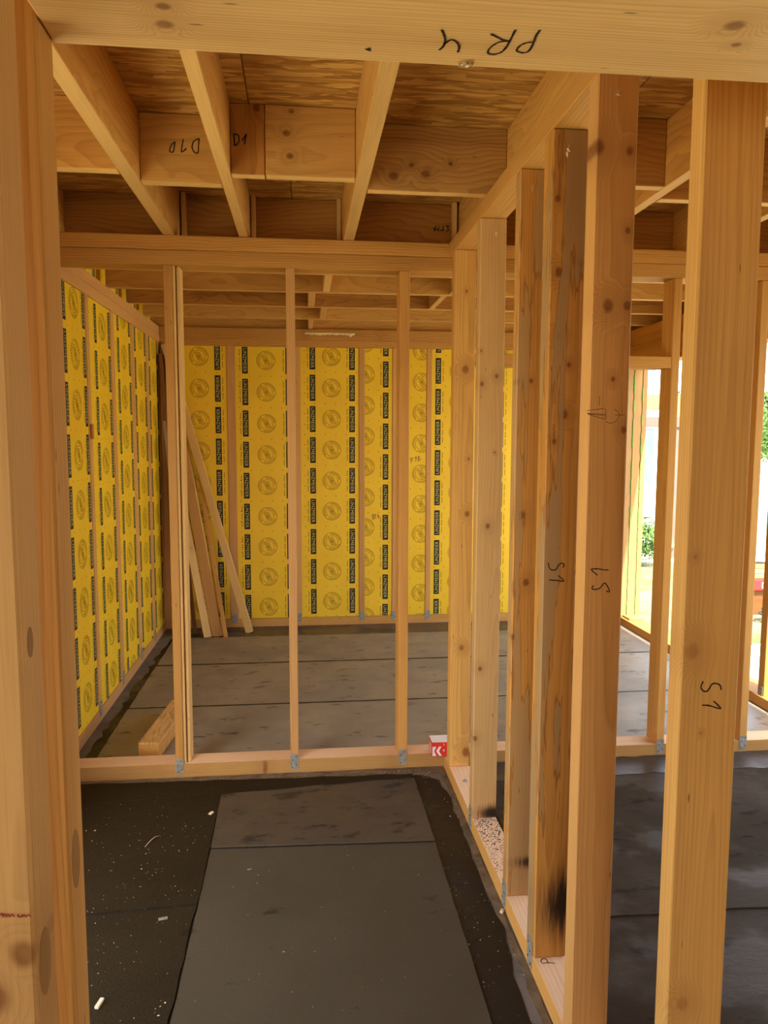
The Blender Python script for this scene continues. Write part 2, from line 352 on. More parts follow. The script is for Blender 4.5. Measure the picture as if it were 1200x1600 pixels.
def box_bm(x0, x1, y0, y1, z0, z1, bev=0.0025, seg=1):
    bm = bmesh.new()
    vs = [bm.verts.new((x, y, z)) for x in (x0, x1) for y in (y0, y1) for z in (z0, z1)]
    for f in ((0, 1, 3, 2), (4, 6, 7, 5), (0, 4, 5, 1), (2, 3, 7, 6), (0, 2, 6, 4), (1, 5, 7, 3)):
        bm.faces.new([vs[i] for i in f])
    bmesh.ops.recalc_face_normals(bm, faces=bm.faces)
    if bev > 0:
        bmesh.ops.bevel(bm, geom=list(bm.edges), offset=bev, segments=seg, affect='EDGES', profile=0.5)
    return bm

def board(name, x0, x1, y0, y1, z0, z1, mat, parent=None, bev=0.0025, label=None, cat=None, group=None, kind=None, axes=None):
    bm = box_bm(x0, x1, y0, y1, z0, z1, bev)
    w, th, l = axes or wood_axes((x1 - x0, y1 - y0, z1 - z0))
    mn = (x0, y0, z0)
    o = new_obj(name, bm, M[mat] if isinstance(mat, str) else mat, ((x0 + x1) / 2, (y0 + y1) / 2, z0), parent,
                lambda c: (c[w] - mn[w], c[th] - mn[th], c[l] - mn[l]))
    return tag(o, label, cat, group, kind)

def edge_face(o, mat='lvl_edge'):
    o.data.materials.append(M[mat])
    for p in o.data.polygons:
        if abs(p.normal.z) > 0.9: p.material_index = 1

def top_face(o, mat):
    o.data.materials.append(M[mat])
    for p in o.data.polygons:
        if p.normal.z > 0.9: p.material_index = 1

def leaning(name, p0, p1, wide, thin, mat, hint=(1, 0, 0), label=None, cat='plank', group=None, bow=0.0):
    """A board from its foot p0 to its head p1."""
    p0 = Vector(p0); p1 = Vector(p1); d = p1 - p0; L = d.length; d.normalize()
    xw = Vector(hint); xw = (xw - d * xw.dot(d)).normalized(); yw = d.cross(xw)
    bm = bmesh.new(); lay = bm.verts.layers.float_vector.new('wp')
    rings = []
    N = 8
    for i in range(N + 1):
        z = L * i / N; b = bow * math.sin(math.pi * i / N)
        r = []
        for a, c in ((-1, -1), (1, -1), (1, 1), (-1, 1)):
            v = bm.verts.new((a * wide / 2, c * thin / 2 + b, z)); v[lay] = (a * wide / 2, c * thin / 2, z); r.append(v)
        rings.append(r)
    for i in range(N):
        for k in range(4):
            bm.faces.new((rings[i][k], rings[i][(k + 1) % 4], rings[i + 1][(k + 1) % 4], rings[i + 1][k]))
    bm.faces.new(rings[0][::-1]); bm.faces.new(rings[-1])
    bmesh.ops.recalc_face_normals(bm, faces=bm.faces)
    me = bpy.data.meshes.new(name); bm.to_mesh(me); bm.free(); me.materials.append(M[mat])
    o = bpy.data.objects.new(name, me); link(o)
    o.matrix_world = Matrix(((xw.x, yw.x, d.x, p0.x), (xw.y, yw.y, d.y, p0.y), (xw.z, yw.z, d.z, p0.z), (0, 0, 0, 1)))
    return tag(o, label, cat, group)

def smooth_line(pl, k=4):
    pts = [Vector(p) for p in pl]
    if len(pts) < 3: return pts
    out = []
    for i in range(len(pts) - 1):
        a = pts[max(i - 1, 0)]; b = pts[i]; c = pts[i + 1]; d = pts[min(i + 2, len(pts) - 1)]
        for j in range(k):
            t = j / k
            out.append(0.5 * ((2 * b) + (c - a) * t + (2 * a - 5 * b + 4 * c - d) * t * t + (3 * b - a - 3 * c + d) * t ** 3))
    out.append(pts[-1]); return out

def pen(key, parent, normal, width, mat='pen', label=None, lift=0.0007, name='marking'):
    """Hand-written strokes: thin ribbons lying on the face with this normal."""
    n = Vector(normal); bm = bmesh.new()
    for pl in STROKES[key]:
        pts = smooth_line(pl); L = []
        for i, p in enumerate(pts):
            d = (pts[min(i + 1, len(pts) - 1)] - pts[max(i - 1, 0)]); d = d.normalized() if d.length > 1e-9 else Vector((1, 0, 0))
            s = n.cross(d) * width * 0.5 * random.uniform(0.75, 1.1)
            ext = d * width * 0.3 * (-1 if i == 0 else 1 if i == len(pts) - 1 else 0)
            L.append((bm.verts.new(p + s + n * lift + ext), bm.verts.new(p - s + n * lift + ext)))
        for a, b in zip(L, L[1:]):
            f = bm.faces.new((a[0], a[1], b[1], b[0]))
            f.normal_update()
            if f.normal.dot(n) < 0: f.normal_flip()
    o = new_obj(name, bm, M[mat], STROKES[key][0][0], parent)
    return tag(o, label)

def bracket(parent, x, y, z, axis='y', w=0.04, h=0.075, side=-1):
    """Flat galvanised nail plate: centre of its back at x,y,z (bottom), on a face whose normal is side*axis."""
    t = 0.0025
    if axis == 'y': bm = box_bm(x - w / 2, x + w / 2, min(y, y + side * t), max(y, y + side * t), z, z + h, 0.0006)
    else: bm = box_bm(min(x, x + side * t), max(x, x + side * t), y - w / 2, y + w / 2, z, z + h, 0.0006)
    o = new_obj('bracket', bm, [M['zinc'], M['zinc_dark']], (x, y, z), None)
    bm = bmesh.new(); bm.from_mesh(o.data)
    for a, b in ((0.25, 0.15), (0.75, 0.3), (0.3, 0.62), (0.7, 0.85)):
        r = 0.0035
        u = (a - 0.5) * w; v = b * h
        c = Vector((u, side * (t + 0.0012), v)) if axis == 'y' else Vector((side * (t + 0.0012), u, v))
        rot = Matrix.Rotation(math.pi / 2, 4, 'X' if axis == 'y' else 'Y')
        g = bmesh.ops.create_cone(bm, cap_ends=True, segments=6, radius1=r, radius2=r, depth=0.0016, matrix=Matrix.Translation(c) @ rot)
        for vv in g['verts']:
            for f in vv.link_faces: f.material_index = 1
    bm.to_mesh(o.data); bm.free()
    o.parent = parent; o.location = Vector((x, y, z)) - wloc(parent)
    return o

def poly_sheet(name, pts, z0, z1, mat, parent, wob=0.0):
    """Flat sheet with the given outline."""
    out = []
    for i, p in enumerate(pts):
        a = Vector(p); b = Vector(pts[(i + 1) % len(pts)]); n = max(1, int((b - a).length / 0.06)) if wob else 1
        for j in range(n):
            q = a.lerp(b, j / n)
            if wob and j: q += Vector((random.uniform(-wob, wob), random.uniform(-wob, wob)))
            out.append(q)
    bm = bmesh.new()
    lo = [bm.verts.new((p.x, p.y, z0)) for p in out]; hi = [bm.verts.new((p.x, p.y, z1)) for p in out]
    bm.faces.new(hi); bm.faces.new(lo[::-1])
    for i in range(len(out)):
        j = (i + 1) % len(out); bm.faces.new((lo[i], lo[j], hi[j], hi[i]))
    bmesh.ops.recalc_face_normals(bm, faces=bm.faces)
    c = sum((Vector((p.x, p.y)) for p in out), Vector((0, 0))) / len(out)
    return new_obj(name, bm, M[mat], (c.x, c.y, z0), parent)

# hand-written marks, as points on the timber faces they are written on
STROKES = {
 'pr4': [[(0.1737, 0.9708, 2.1), (0.1791, 0.9839, 2.1), (0.1826, 0.9963, 2.1), (0.1825, 1.0095, 2.1), (0.1793, 1.0185, 2.1)], [(0.1829, 1.0042, 2.1), (0.1868, 0.9954, 2.1), (0.1917, 0.9927, 2.1), (0.1984, 0.9985, 2.1), (0.2032, 1.0085, 2.1), (0.2042, 1.0212, 2.1)], [(0.2637, 0.9619, 2.1), (0.2639, 0.982, 2.1), (0.2635, 1.0004, 2.1), (0.2609, 1.0143, 2.1), (0.2536, 1.022, 2.1), (0.2456, 1.0215, 2.1), (0.2426, 1.015, 2.1), (0.2444, 1.0026, 2.1), (0.2513, 0.9912, 2.1), (0.2621, 0.9879, 2.1)], [(0.263, 0.9886, 2.1), (0.2529, 0.9846, 2.1), (0.2365, 0.9737, 2.1)], [(0.2938, 0.9586, 2.1), (0.293, 0.9711, 2.1), (0.2951, 0.989, 2.1), (0.2952, 1.0077, 2.1), (0.2901, 1.0143, 2.1), (0.2815, 1.012, 2.1), (0.2786, 1.0068, 2.1), (0.2804, 0.9959, 2.1), (0.2862, 0.9894, 2.1), (0.2936, 0.9865, 2.1)], [(0.0844, 1.0273, 2.1), (0.0887, 1.0295, 2.1), (0.0903, 1.0312, 2.1)], [(0.0867, 1.0297, 2.1), (0.0891, 1.0254, 2.1)]],
 'd10': [[(-0.3517, 2.79, 2.6291), (-0.3545, 2.79, 2.6066), (-0.357, 2.79, 2.5815), (-0.369, 2.79, 2.5843), (-0.376, 2.79, 2.5961), (-0.375, 2.79, 2.6106), (-0.3666, 2.79, 2.6237), (-0.3517, 2.79, 2.6291)], [(-0.4057, 2.79, 2.6243), (-0.41, 2.79, 2.6043), (-0.4132, 2.79, 2.5824), (-0.3966, 2.79, 2.5946)], [(-0.4345, 2.79, 2.6154), (-0.4372, 2.79, 2.5968), (-0.4408, 2.79, 2.5823), (-0.4497, 2.79, 2.581), (-0.4527, 2.79, 2.5882), (-0.4468, 2.79, 2.6044), (-0.4345, 2.79, 2.6154)]],
 'd1': [[(-0.2245, 2.68, 2.6082), (-0.2213, 2.68, 2.575)], [(-0.2255, 2.68, 2.6072), (-0.2128, 2.68, 2.6078), (-0.2066, 2.68, 2.5972), (-0.2085, 2.68, 2.5833), (-0.2159, 2.68, 2.5737), (-0.2245, 2.68, 2.5733)], [(-0.1826, 2.68, 2.61), (-0.1885, 2.68, 2.5789)], [(-0.1826, 2.68, 2.6091), (-0.1956, 2.68, 2.59)]],
 's1d': [[(0.6827, 2.038, 1.2477), (0.6858, 2.038, 1.2358), (0.6916, 2.038, 1.2293), (0.7, 2.038, 1.2277), (0.7073, 2.038, 1.2318), (0.7135, 2.038, 1.2426), (0.7208, 2.038, 1.2471), (0.7274, 2.038, 1.2448), (0.7281, 2.038, 1.2397), (0.7258, 2.038, 1.2357)], [(0.6867, 2.038, 1.1997), (0.7072, 2.038, 1.1983), (0.7297, 2.038, 1.1961), (0.7134, 2.038, 1.2116)]],
 'l5': [[(0.7291, 1.729, 1.2824), (0.7186, 1.729, 1.2829), (0.7058, 1.729, 1.2852), (0.693, 1.729, 1.2858), (0.6863, 1.729, 1.2844), (0.6916, 1.729, 1.2784), (0.7014, 1.729, 1.2709)], [(0.6935, 1.729, 1.2444), (0.6895, 1.729, 1.2417), (0.6905, 1.729, 1.2369), (0.6961, 1.729, 1.2353), (0.7041, 1.729, 1.2364), (0.7104, 1.729, 1.2397), (0.7166, 1.729, 1.2474), (0.7205, 1.729, 1.2505), (0.7254, 1.729, 1.2465), (0.7305, 1.729, 1.2378), (0.7335, 1.729, 1.2314), (0.7309, 1.729, 1.2286), (0.7267, 1.729, 1.2312)]],
 'sketch': [[(0.6639, 1.729, 1.6632), (0.681, 1.729, 1.6648), (0.6966, 1.729, 1.6671), (0.706, 1.729, 1.6684)], [(0.6649, 1.729, 1.6572), (0.6845, 1.729, 1.6558), (0.708, 1.729, 1.6545)], [(0.6657, 1.729, 1.6557), (0.6845, 1.729, 1.6536), (0.7081, 1.729, 1.6522)], [(0.6673, 1.729, 1.6542), (0.6878, 1.729, 1.6484), (0.7083, 1.729, 1.6432)], [(0.6933, 1.729, 1.6969), (0.694, 1.729, 1.6746)], [(0.7091, 1.729, 1.6672), (0.7104, 1.729, 1.6537), (0.7102, 1.729, 1.644)], [(0.7311, 1.729, 1.6666), (0.7391, 1.729, 1.6614), (0.7434, 1.729, 1.6524), (0.7398, 1.729, 1.6434), (0.7306, 1.729, 1.6358), (0.7196, 1.729, 1.6343), (0.7101, 1.729, 1.638)], [(0.7331, 1.729, 1.6531), (0.7568, 1.729, 1.6529)]],
 's1f': [[(0.7103, 1.2505, 1.1642), (0.7072, 1.2505, 1.1548), (0.7111, 1.2505, 1.1476), (0.7185, 1.2505, 1.1461), (0.7235, 1.2505, 1.1519), (0.7276, 1.2505, 1.1589), (0.736, 1.2505, 1.1602), (0.7435, 1.2505, 1.156), (0.7456, 1.2505, 1.1488)], [(0.7119, 1.2505, 1.1207), (0.7246, 1.2505, 1.1193), (0.7469, 1.2505, 1.113), (0.7328, 1.2505, 1.1271)]],
 'st11': [[(0.7052, 3.66, 2.6067), (0.6987, 3.66, 2.6109), (0.6923, 3.66, 2.6083), (0.6976, 3.66, 2.6011), (0.7015, 3.66, 2.5938), (0.6977, 3.66, 2.5863), (0.6913, 3.66, 2.5873)], [(0.6769, 3.66, 2.6078), (0.6732, 3.66, 2.5904), (0.6629, 3.66, 2.5877)], [(0.6732, 3.66, 2.5892), (0.6796, 3.66, 2.5894)], [(0.6563, 3.66, 2.6059), (0.6513, 3.66, 2.5848), (0.6474, 3.66, 2.5946)], [(0.6421, 3.66, 2.6091), (0.6346, 3.66, 2.5843), (0.6319, 3.66, 2.6015)]],
 'p1b': [[(0.903, 6.335, 1.4202), (0.9067, 6.335, 1.3831)], [(0.903, 6.335, 1.4236), (0.9167, 6.335, 1.4236), (0.9188, 6.335, 1.4101), (0.9052, 6.335, 1.4054)], [(0.9372, 6.335, 1.4202), (0.9487, 6.335, 1.4351), (0.9463, 6.335, 1.3932)], [(0.9645, 6.335, 1.4371), (0.9668, 6.335, 1.3966)], [(0.9645, 6.335, 1.4371), (0.9782, 6.335, 1.4337), (0.968, 6.335, 1.4189), (0.9818, 6.335, 1.4101), (0.9682, 6.335, 1.3966)]],
 'p1b2': [[(0.5775, 6.335, 0.9466), (0.5809, 6.335, 0.9057), (0.5945, 6.335, 0.9124), (0.5843, 6.335, 0.9261), (0.5945, 6.335, 0.9397), (0.5795, 6.335, 0.9466)], [(0.6013, 6.335, 0.9498), (0.6048, 6.335, 0.9123)], [(0.6217, 6.335, 0.9497), (0.6252, 6.335, 0.9155), (0.6368, 6.335, 0.9325), (0.6218, 6.335, 0.9326)]],
 'pr_plate': [[(0.7248, 2.0115, 0.06), (0.705, 2.0162, 0.06), (0.6874, 2.0154, 0.06), (0.6862, 2.0257, 0.06), (0.6933, 2.0337, 0.06), (0.7034, 2.0315, 0.06), (0.705, 2.0162, 0.06)], [(0.6961, 2.0464, 0.06), (0.717, 2.0443, 0.06), (0.7353, 2.0424, 0.06)], [(0.7099, 2.0597, 0.06), (0.7033, 2.0519, 0.06), (0.6972, 2.0455, 0.06)], [(0.7244, 2.0583, 0.06), (0.7165, 2.0552, 0.06), (0.7144, 2.0445, 0.06)]],
 'red': [[(-0.3516, 0.862, 1.0502), (-0.3494, 0.862, 1.0522), (-0.3485, 0.862, 1.048), (-0.3468, 0.862, 1.0514), (-0.3449, 0.862, 1.0477), (-0.3431, 0.862, 1.0508), (-0.3412, 0.862, 1.0475), (-0.3389, 0.862, 1.0506), (-0.3369, 0.862, 1.0478)], [(-0.332, 0.862, 1.0498), (-0.3316, 0.862, 1.0468), (-0.329, 0.862, 1.0466)], [(-0.3278, 0.862, 1.0489), (-0.3274, 0.862, 1.0465), (-0.3252, 0.862, 1.0487), (-0.3232, 0.862, 1.0462), (-0.3209, 0.862, 1.0485), (-0.3184, 0.862, 1.0465)]],
}

# ================================================================ THE SETTING
# ---- floor: concrete slab with bitumen sheets and coats lying on it
floor = board('floor', -1.30, 2.90, -3.6, 6.55, -0.14, 0.0, 'concrete', bev=0, kind='structure')
poly_sheet('mortar_bed', [(-1.143, 3.425), (0.64, 3.40), (0.64, 0.9), (0.664, 0.9), (0.664, 3.488), (-1.143, 3.488)], 0, 0.0035, 'mortar', floor, 0.008)
poly_sheet('bitumen_coat', [(-1.143, -0.9), (0.585, -0.9), (0.625, 1.0), (0.612, 1.98), (0.645, 2.27), (0.628, 2.68), (0.638, 3.1), (0.622, 3.34), (0.52, 3.425), (-1.143, 3.455)], 0, 0.002, 'black_wet', floor, 0.010)
poly_sheet('bitumen_sheet', [(-1.14, -0.9), (-0.40, -0.9), (-0.376, 2.52), (-1.14, 2.46)], 0.002, 0.007, 'black_coat', floor, 0.003)
poly_sheet('bitumen_sheet', [(-1.14, 2.44), (-0.374, 2.49), (-0.374, 3.29), (-1.14, 3.27)], 0.007, 0.0115, 'black_coat', floor, 0.003)
poly_sheet('bitumen_sheet', [(-1.14, 3.25), (-0.372, 3.275), (0.50, 3.36), (0.50, 3.395), (-1.14, 3.44)], 0.0115, 0.015, 'black_coat', floor, 0.006)
poly_sheet('bitumen_sheet', [(-0.384, -0.9), (0.494, -0.9), (0.500, 1.9), (0.506, 2.85), (-0.368, 2.89)], 0.002, 0.0085, 'sheet', floor, 0.0015)
poly_sheet('bitumen_sheet', [(-0.369, 2.843), (0.506, 2.807), (0.503, 3.352), (-0.377, 3.385)], 0.0085, 0.0145, 'sheet_brown', floor, 0.002)
# far room
poly_sheet('bitumen_coat', [(-1.095, 3.62), (-1.02, 3.62), (-1.01, 5.98), (-1.06, 6.0)], 0, 0.0018, 'black_wet', floor, 0.016)
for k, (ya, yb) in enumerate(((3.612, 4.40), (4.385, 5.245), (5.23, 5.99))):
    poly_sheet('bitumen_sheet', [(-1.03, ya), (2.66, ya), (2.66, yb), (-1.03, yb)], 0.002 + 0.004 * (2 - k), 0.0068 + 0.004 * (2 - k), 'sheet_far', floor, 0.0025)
poly_sheet('bitumen_coat', [(-1.03, 5.98), (2.66, 5.98), (2.66, 6.30), (-0.9, 6.30)], 0, 0.003, 'wet_strip', floor, 0.012)
def tar_seam(a, b, z, w=0.004):
    d = (Vector(b) - Vector(a)); n = Vector((-d.y, d.x)).normalized() * w
    a = Vector(a); b = Vector(b)
    poly_sheet('tar_seam', [tuple(a - n), tuple(b - n), tuple(b + n), tuple(a + n)], z, z + 0.0012, 'tar', floor, 0.0012)
tar_seam((-0.369, 2.837), (0.506, 2.801), 0.0086, 0.003); tar_seam((-1.03, 4.418), (2.66, 4.418), 0.0109, 0.009); tar_seam((-1.03, 5.268), (2.66, 5.268), 0.0069, 0.012)
tar_seam((-1.13, 3.268), (-0.38, 3.286), 0.0116, 0.003); tar_seam((-1.13, 2.438), (-0.38, 2.488), 0.0071, 0.003)
# right-hand room
poly_sheet('bitumen_sheet', [(0.80, -0.9), (2.68, -0.9), (2.68, 2.30), (0.80, 2.32)], 0.0, 0.005, 'right_floor', floor, 0.004)
poly_sheet('bitumen_sheet', [(0.80, 2.28), (2.68, 2.27), (2.68, 3.36), (0.80, 3.38)], 0.005, 0.010, 'right_floor', floor, 0.004)
poly_sheet('bitumen_coat', [(0.78, 3.30), (2.69, 3.30), (2.69, 3.484), (0.78, 3.484)], 0.010, 0.012, 'wet_strip', floor, 0.01)

# ---- ceiling deck: OSB sheets on the joists
ceiling = empty('ceiling', (0.8, 2.6, 2.71), 'structure')
for (ya, yb, xs) in ((-3.6, 0.195, (-1.3, -0.174, 1.076, 2.326, 3.0)), (0.2, 2.72, (-1.3, -0.174, 1.076, 2.326, 3.0)),  # first row is unseen, lengthened rearwards to cut light from behind
                     (2.724, 5.2, (-1.3, -0.045, 1.205, 2.455, 3.0)), (5.204, 6.55, (-1.3, -0.174, 1.076, 2.326, 3.0))):
    for xa, xb in zip(xs, xs[1:]):
        board('osb_sheet', xa + 0.0015, xb - 0.0015, ya, yb, 2.7105, 2.7325, 'osb', ceiling, 0.002, axes=(0, 2, 1) if False else (1, 2, 0))

board('deck_light_seal', -1.32, 3.02, -3.6, 6.6, 2.733, 2.739, 'brown_wood', ceiling, 0)  # unseen cover, added to stop sun leaking through the sheet seams
# swap so that strands of the sheets run across the joists: wp.x = along y, wp.y = thickness, wp.z = along x
for o in ceiling.children:
    if not o.name.startswith('osb'): continue
    me = o.data; a = me.attributes['wp'].data
    for d in a: v = d.vector; d.vector = (v[2], v[0], 0.0)

# ---- printed insulation panels
def text_mesh(s):
    cu = bpy.data.curves.new('letters', 'FONT'); cu.body = s; cu.size = 1.0; cu.resolution_u = 2; cu.space_character = 1.12
    ob = bpy.data.objects.new('letters', cu); link(ob)
    bpy.context.view_layer.update()
    me = bpy.data.meshes.new_from_object(ob.evaluated_get(bpy.context.evaluated_depsgraph_get()))
    bpy.data.objects.remove(ob)
    vs = [v.co.copy() for v in me.vertices]; fs = [tuple(p.vertices) for p in me.polygons]
    x0 = min(v.x for v in vs); x1 = max(v.x for v in vs); y0 = min(v.y for v in vs); y1 = max(v.y for v in vs)
    return [((v.x - x0) / (x1 - x0) - 0.5, (v.y - y0) / (y1 - y0) - 0.5) for v in vs], fs
WORD = text_mesh('LINZMEIER')
PITCH = 0.2565

def print_bm(u0, u1, v0, v1, rects, circles, zref, to3, extra_dots=True):
    """Flat print of one panel, clipped to the panel. rects: (u, dir) dir +1 reads upwards, -1 downwards."""
    bm = bmesh.new()
    def quad(a, b, c, d, w, mi):
        f = bm.faces.new([bm.verts.new((p[0], p[1], w)) for p in (a, b, c, d)]); f.material_index = mi
    def bar(uc, vc, du, dv, mi, w=0.0006): quad((uc - du, vc - dv), (uc + du, vc - dv), (uc + du, vc + dv), (uc - du, vc + dv), w, mi)
    def ring(uc, vc, r, th, mi, n=28):
        for i in range(n):
            a = 2 * math.pi * i / n; b = 2 * math.pi * (i + 1) / n
            quad((uc + (r - th) * math.cos(a), vc + (r - th) * math.sin(a)), (uc + r * math.cos(a), vc + r * math.sin(a)),
                 (uc + r * math.cos(b), vc + r * math.sin(b)), (uc + (r - th) * math.cos(b), vc + (r - th) * math.sin(b)), 0.0006, mi)
    k0 = int((v0 - zref) / PITCH) - 1; k1 = int((v1 - zref) / PITCH) + 1
    for k in range(k0, k1 + 1):
        z = zref + k * PITCH
        for u, d in rects:
            bar(u, z, 0.0233, 0.107, 0)
            vs = [bm.verts.new((u - d * y * 0.026, z + d * x * 0.188, 0.0011)) for x, y in WORD[0]]
            for f in WORD[1]:
                try: bm.faces.new([vs[i] for i in f]).material_index = 1
                except ValueError: pass
            for j in range(14):
                if j in (4, 9): continue
                bar(u + d * 0.041, z + (j - 6.5) * 0.0125, 0.003, 0.0048, 2)
        for u in circles:
            ring(u, z, 0.077, 0.0035, 2); ring(u, z, 0.052, 0.003, 2, 24)
            for i in range(30):
                if i % 10 in (0, 9): continue
                a = 2 * math.pi * i / 30
                ca, sa = math.cos(a), math.sin(a); r = 0.0645
                quad((u + (r - .004) * ca + .004 * sa, z + (r - .004) * sa - .004 * ca), (u + (r + .004) * ca + .004 * sa, z + (r + .004) * sa - .004 * ca),
                     (u + (r + .004) * ca - .004 * sa, z + (r + .004) * sa + .004 * ca), (u + (r - .004) * ca - .004 * sa, z + (r - .004) * sa + .004 * ca), 0.0006, 2)
            for s in (-1, 1):       # slanting emblem: two leaning bars joined by short rungs
                for q in (-0.006, 0.006):
                    o = s * 0.012 + q
                    quad((u + o + 0.015, z - 0.037), (u + o + 0.0195, z - 0.037), (u + o - 0.0125, z + 0.037), (u + o - 0.017, z + 0.037), 0.0006, 2)
            bar(u, z + 0.004, 0.011, 0.0022, 2); bar(u + 0.001, z - 0.006, 0.011, 0.0022, 2)
        if extra_dots:
            n = int((u1 - u0) / 0.086) + 1
            for j in range(n):
                bar(u0 + 0.03 + j * 0.086, z + PITCH / 2, 0.0035, 0.0035, 2)
            for q in (-0.5, 0.5):
                bar(u0 + 0.03, z + q * 0.086, 0.0035, 0.0035, 2); bar(u1 - 0.03, z + q * 0.086, 0.0035, 0.0035, 2)
    for co, no in (((u0, 0, 0), (-1, 0, 0)), ((u1, 0, 0), (1, 0, 0)), ((0, v0, 0), (0, -1, 0)), ((0, v1, 0), (0, 1, 0))):
        bmesh.ops.bisect_plane(bm, geom=list(bm.verts) + list(bm.edges) + list(bm.faces), plane_co=co, plane_no=no, clear_outer=True)
    for v in bm.verts: v.co = to3(v.co.x, v.co.y, v.co.z)
    return bm

def panel_back(wall, x0, x1, rects, circles, zref, z0=0.072, z1=2.333):
    p = board('insulation_panel', x0, x1, 6.335, 6.43, z0, z1, 'yellow', wall, 0.001)
    bm = print_bm(x0 + .002, x1 - .002, z0 + .002, z1 - .002, rects, circles, zref, lambda u, v, w: Vector((u, 6.335 - w, v)))
    new_obj('print', bm, [M['ink'], M['ink_letters'], M['ink_ring']], ((x0 + x1) / 2, 6.335, z0), p)
    return p

def panel_left(wall, y0, y1, rects, circles, zref, z0=0.072, z1=2.350, xf=-1.15):
    p = board('insulation_panel', xf - 0.09, xf, y0, y1, z0, z1, 'yellow', wall, 0.001)
    bm = print_bm(y0 + .002, y1 - .002, z0 + .002, z1 - .002, rects, circles, zref, lambda u, v, w: Vector((xf + w, u, v)))
    new_obj('print', bm, [M['ink'], M['ink_letters'], M['ink_ring']], (xf, (y0 + y1) / 2, z0), p)
    return p

# ---- back wall
wall_back = empty('wall_back', (0.8, 6.38, 0), 'structure')
board('bottom_plate', -1.145, 2.69, 6.33, 6.43, 0.0, 0.070, 'pine', wall_back)
board('top_plate', -1.142, 2.86, 6.33, 6.43, 2.335, 2.389, 'lvl', wall_back)
board('top_plate', -1.142, 2.86, 6.328, 6.43, 2.389, 2.4795, 'lvl', wall_back)
bstuds = [(-1.145, -1.075), (-0.618, -0.551), (-0.074, -0.021), (0.464, 0.510), (0.745, 0.783), (1.034, 1.077), (1.56, 1.605), (2.10, 2.145), (2.62, 2.69)]
for xa, xb in bstuds:
    s = board('stud', xa, xb, 6.330, 6.43, 0.070, 2.335, 'pine_pink', wall_back)
    if xa > -1.1 and xb < 2.6: bracket(s, (xa + xb) / 2, 6.330, 0.035, 'y', 0.045, 0.075)
panel_back(wall_back, -1.074, -0.619, [(-0.691, 1)], [(-0.838)], 2.246)
panel_back(wall_back, -0.550, -0.075, [(-0.470, -1), (-0.118, -1)], [-0.300], 2.220)
panel_back(wall_back, -0.020, 0.463, [(0.079, -1), (0.406, -1)], [0.235], 2.259)
p4 = panel_back(wall_back, 0.511, 0.744, [(0.688, -1)], [0.518], 2.118)
p5 = panel_back(wall_back, 0.784, 1.033, [], [0.992], 2.059)
panel_back(wall_back, 1.078, 1.559, [(1.132, 1), (1.48, 1)], [1.305], 2.153)
panel_back(wall_back, 1.606, 2.099, [(1.676, 1), (2.02, 1)], [1.85], 1.878)
panel_back(wall_back, 2.146, 2.619, [(2.25, 1), (2.58, 1)], [2.41], 1.95)
pen('p1b', p5, (0, -1, 0), 0.005, 'pencil', 'pencilled P1B on yellow panel')
pen('p1b2', p4, (0, -1, 0), 0.005, 'pencil', 'pencilled P1B upside down on yellow panel')
board('nailed_board', 1.678, 2.05, 6.300, 6.329, 2.19, 2.285, 'brown_wood', wall_back)
bm = bmesh.new()                                                    # dried foam squeezed out above the plate
prev = None
for i in range(40):
    x = 0.02 + i * 0.0105; h = 0.010 + 0.010 * random.random() + (0.018 if i in (35, 36) else 0)
    ring = [bm.verts.new((x, 6.327, 2.458)), bm.verts.new((x, 6.327 - 0.012, 2.452 - h * 0.3)), bm.verts.new((x, 6.325, 2.448 - h))]
    if prev:
        for k in range(2): bm.faces.new((prev[k], prev[k + 1], ring[k + 1], ring[k]))
    prev = ring
new_obj('foam_bead', bm, M['foam'], (0.23, 6.32, 2.44), wall_back)

# ---- left wall
wall_left = empty('wall_left', (-1.2, 3.6, 0), 'structure')
board('bottom_plate', -1.245, -1.145, 2.61, 6.428, 0.0, 0.070, 'pine_pink', wall_left)
board('top_plate', -1.245, -1.143, 0.31, 6.428, 2.352, 2.414, 'pine_pink', wall_left)
board('top_plate', -1.245, -1.145, 0.31, 6.428, 2.416, 2.4795, 'pine_pink', wall_left)
lst = [(2.61, 2.67), (3.14, 3.20), (3.66, 3.715), (4.237, 4.287), (4.770, 4.834), (5.310, 5.378), (5.795, 5.866), (6.265, 6.428)]
for ya, yb in lst:
    s = board('stud', -1.245, -1.144, ya, yb, 0.070, 2.352, 'pine_pink', wall_left)
    if 4.2 < ya < 4.3: tag(board('torn_splinter', -1.1438, -1.132, 4.240, 4.272, 1.585, 1.665, 'brown_bark', s, 0.003), 'reddish torn splinter')
    if ya > 3.6: bracket(s, -1.1435, (ya + yb) / 2, 0.035, 'x', 0.045, 0.085, side=1)
lz = {2: (2.014, [(3.878, -1), (4.217 - .012, -1)], [4.041]), 3: (1.969, [(4.435, -1), (4.735, -1)], [4.580]), 4: (2.108, [(4.959, -1), (5.27, -1)], [5.105]),
      5: (2.035, [(5.438, -1), (5.762, -1)], [5.611]), 6: (2.017, [(5.923, -1), (6.22, -1)], [6.08])}
for i in range(len(lst) - 1):
    ya, yb = lst[i][1] + .001, lst[i + 1][0] - .001
    zr, rc, cc = lz.get(i, (2.03, [(ya + 0.08, -1), (yb - 0.05, -1)], [(ya + yb) / 2]))
    panel_left(wall_left, ya, yb, rc, cc, zr)
for i, (ya, yb) in enumerate(((0.9, 2.6), (2.6, 3.74), (3.74, 4.18), (4.26, 4.70), (4.80, 5.25), (5.33, 5.78), (5.86, 6.373))):
    panel_left(wall_left, ya, yb, [(yb - 0.045, -1)], [ya + 0.2], 2.60, 2.4805, 2.709, xf=-1.205)

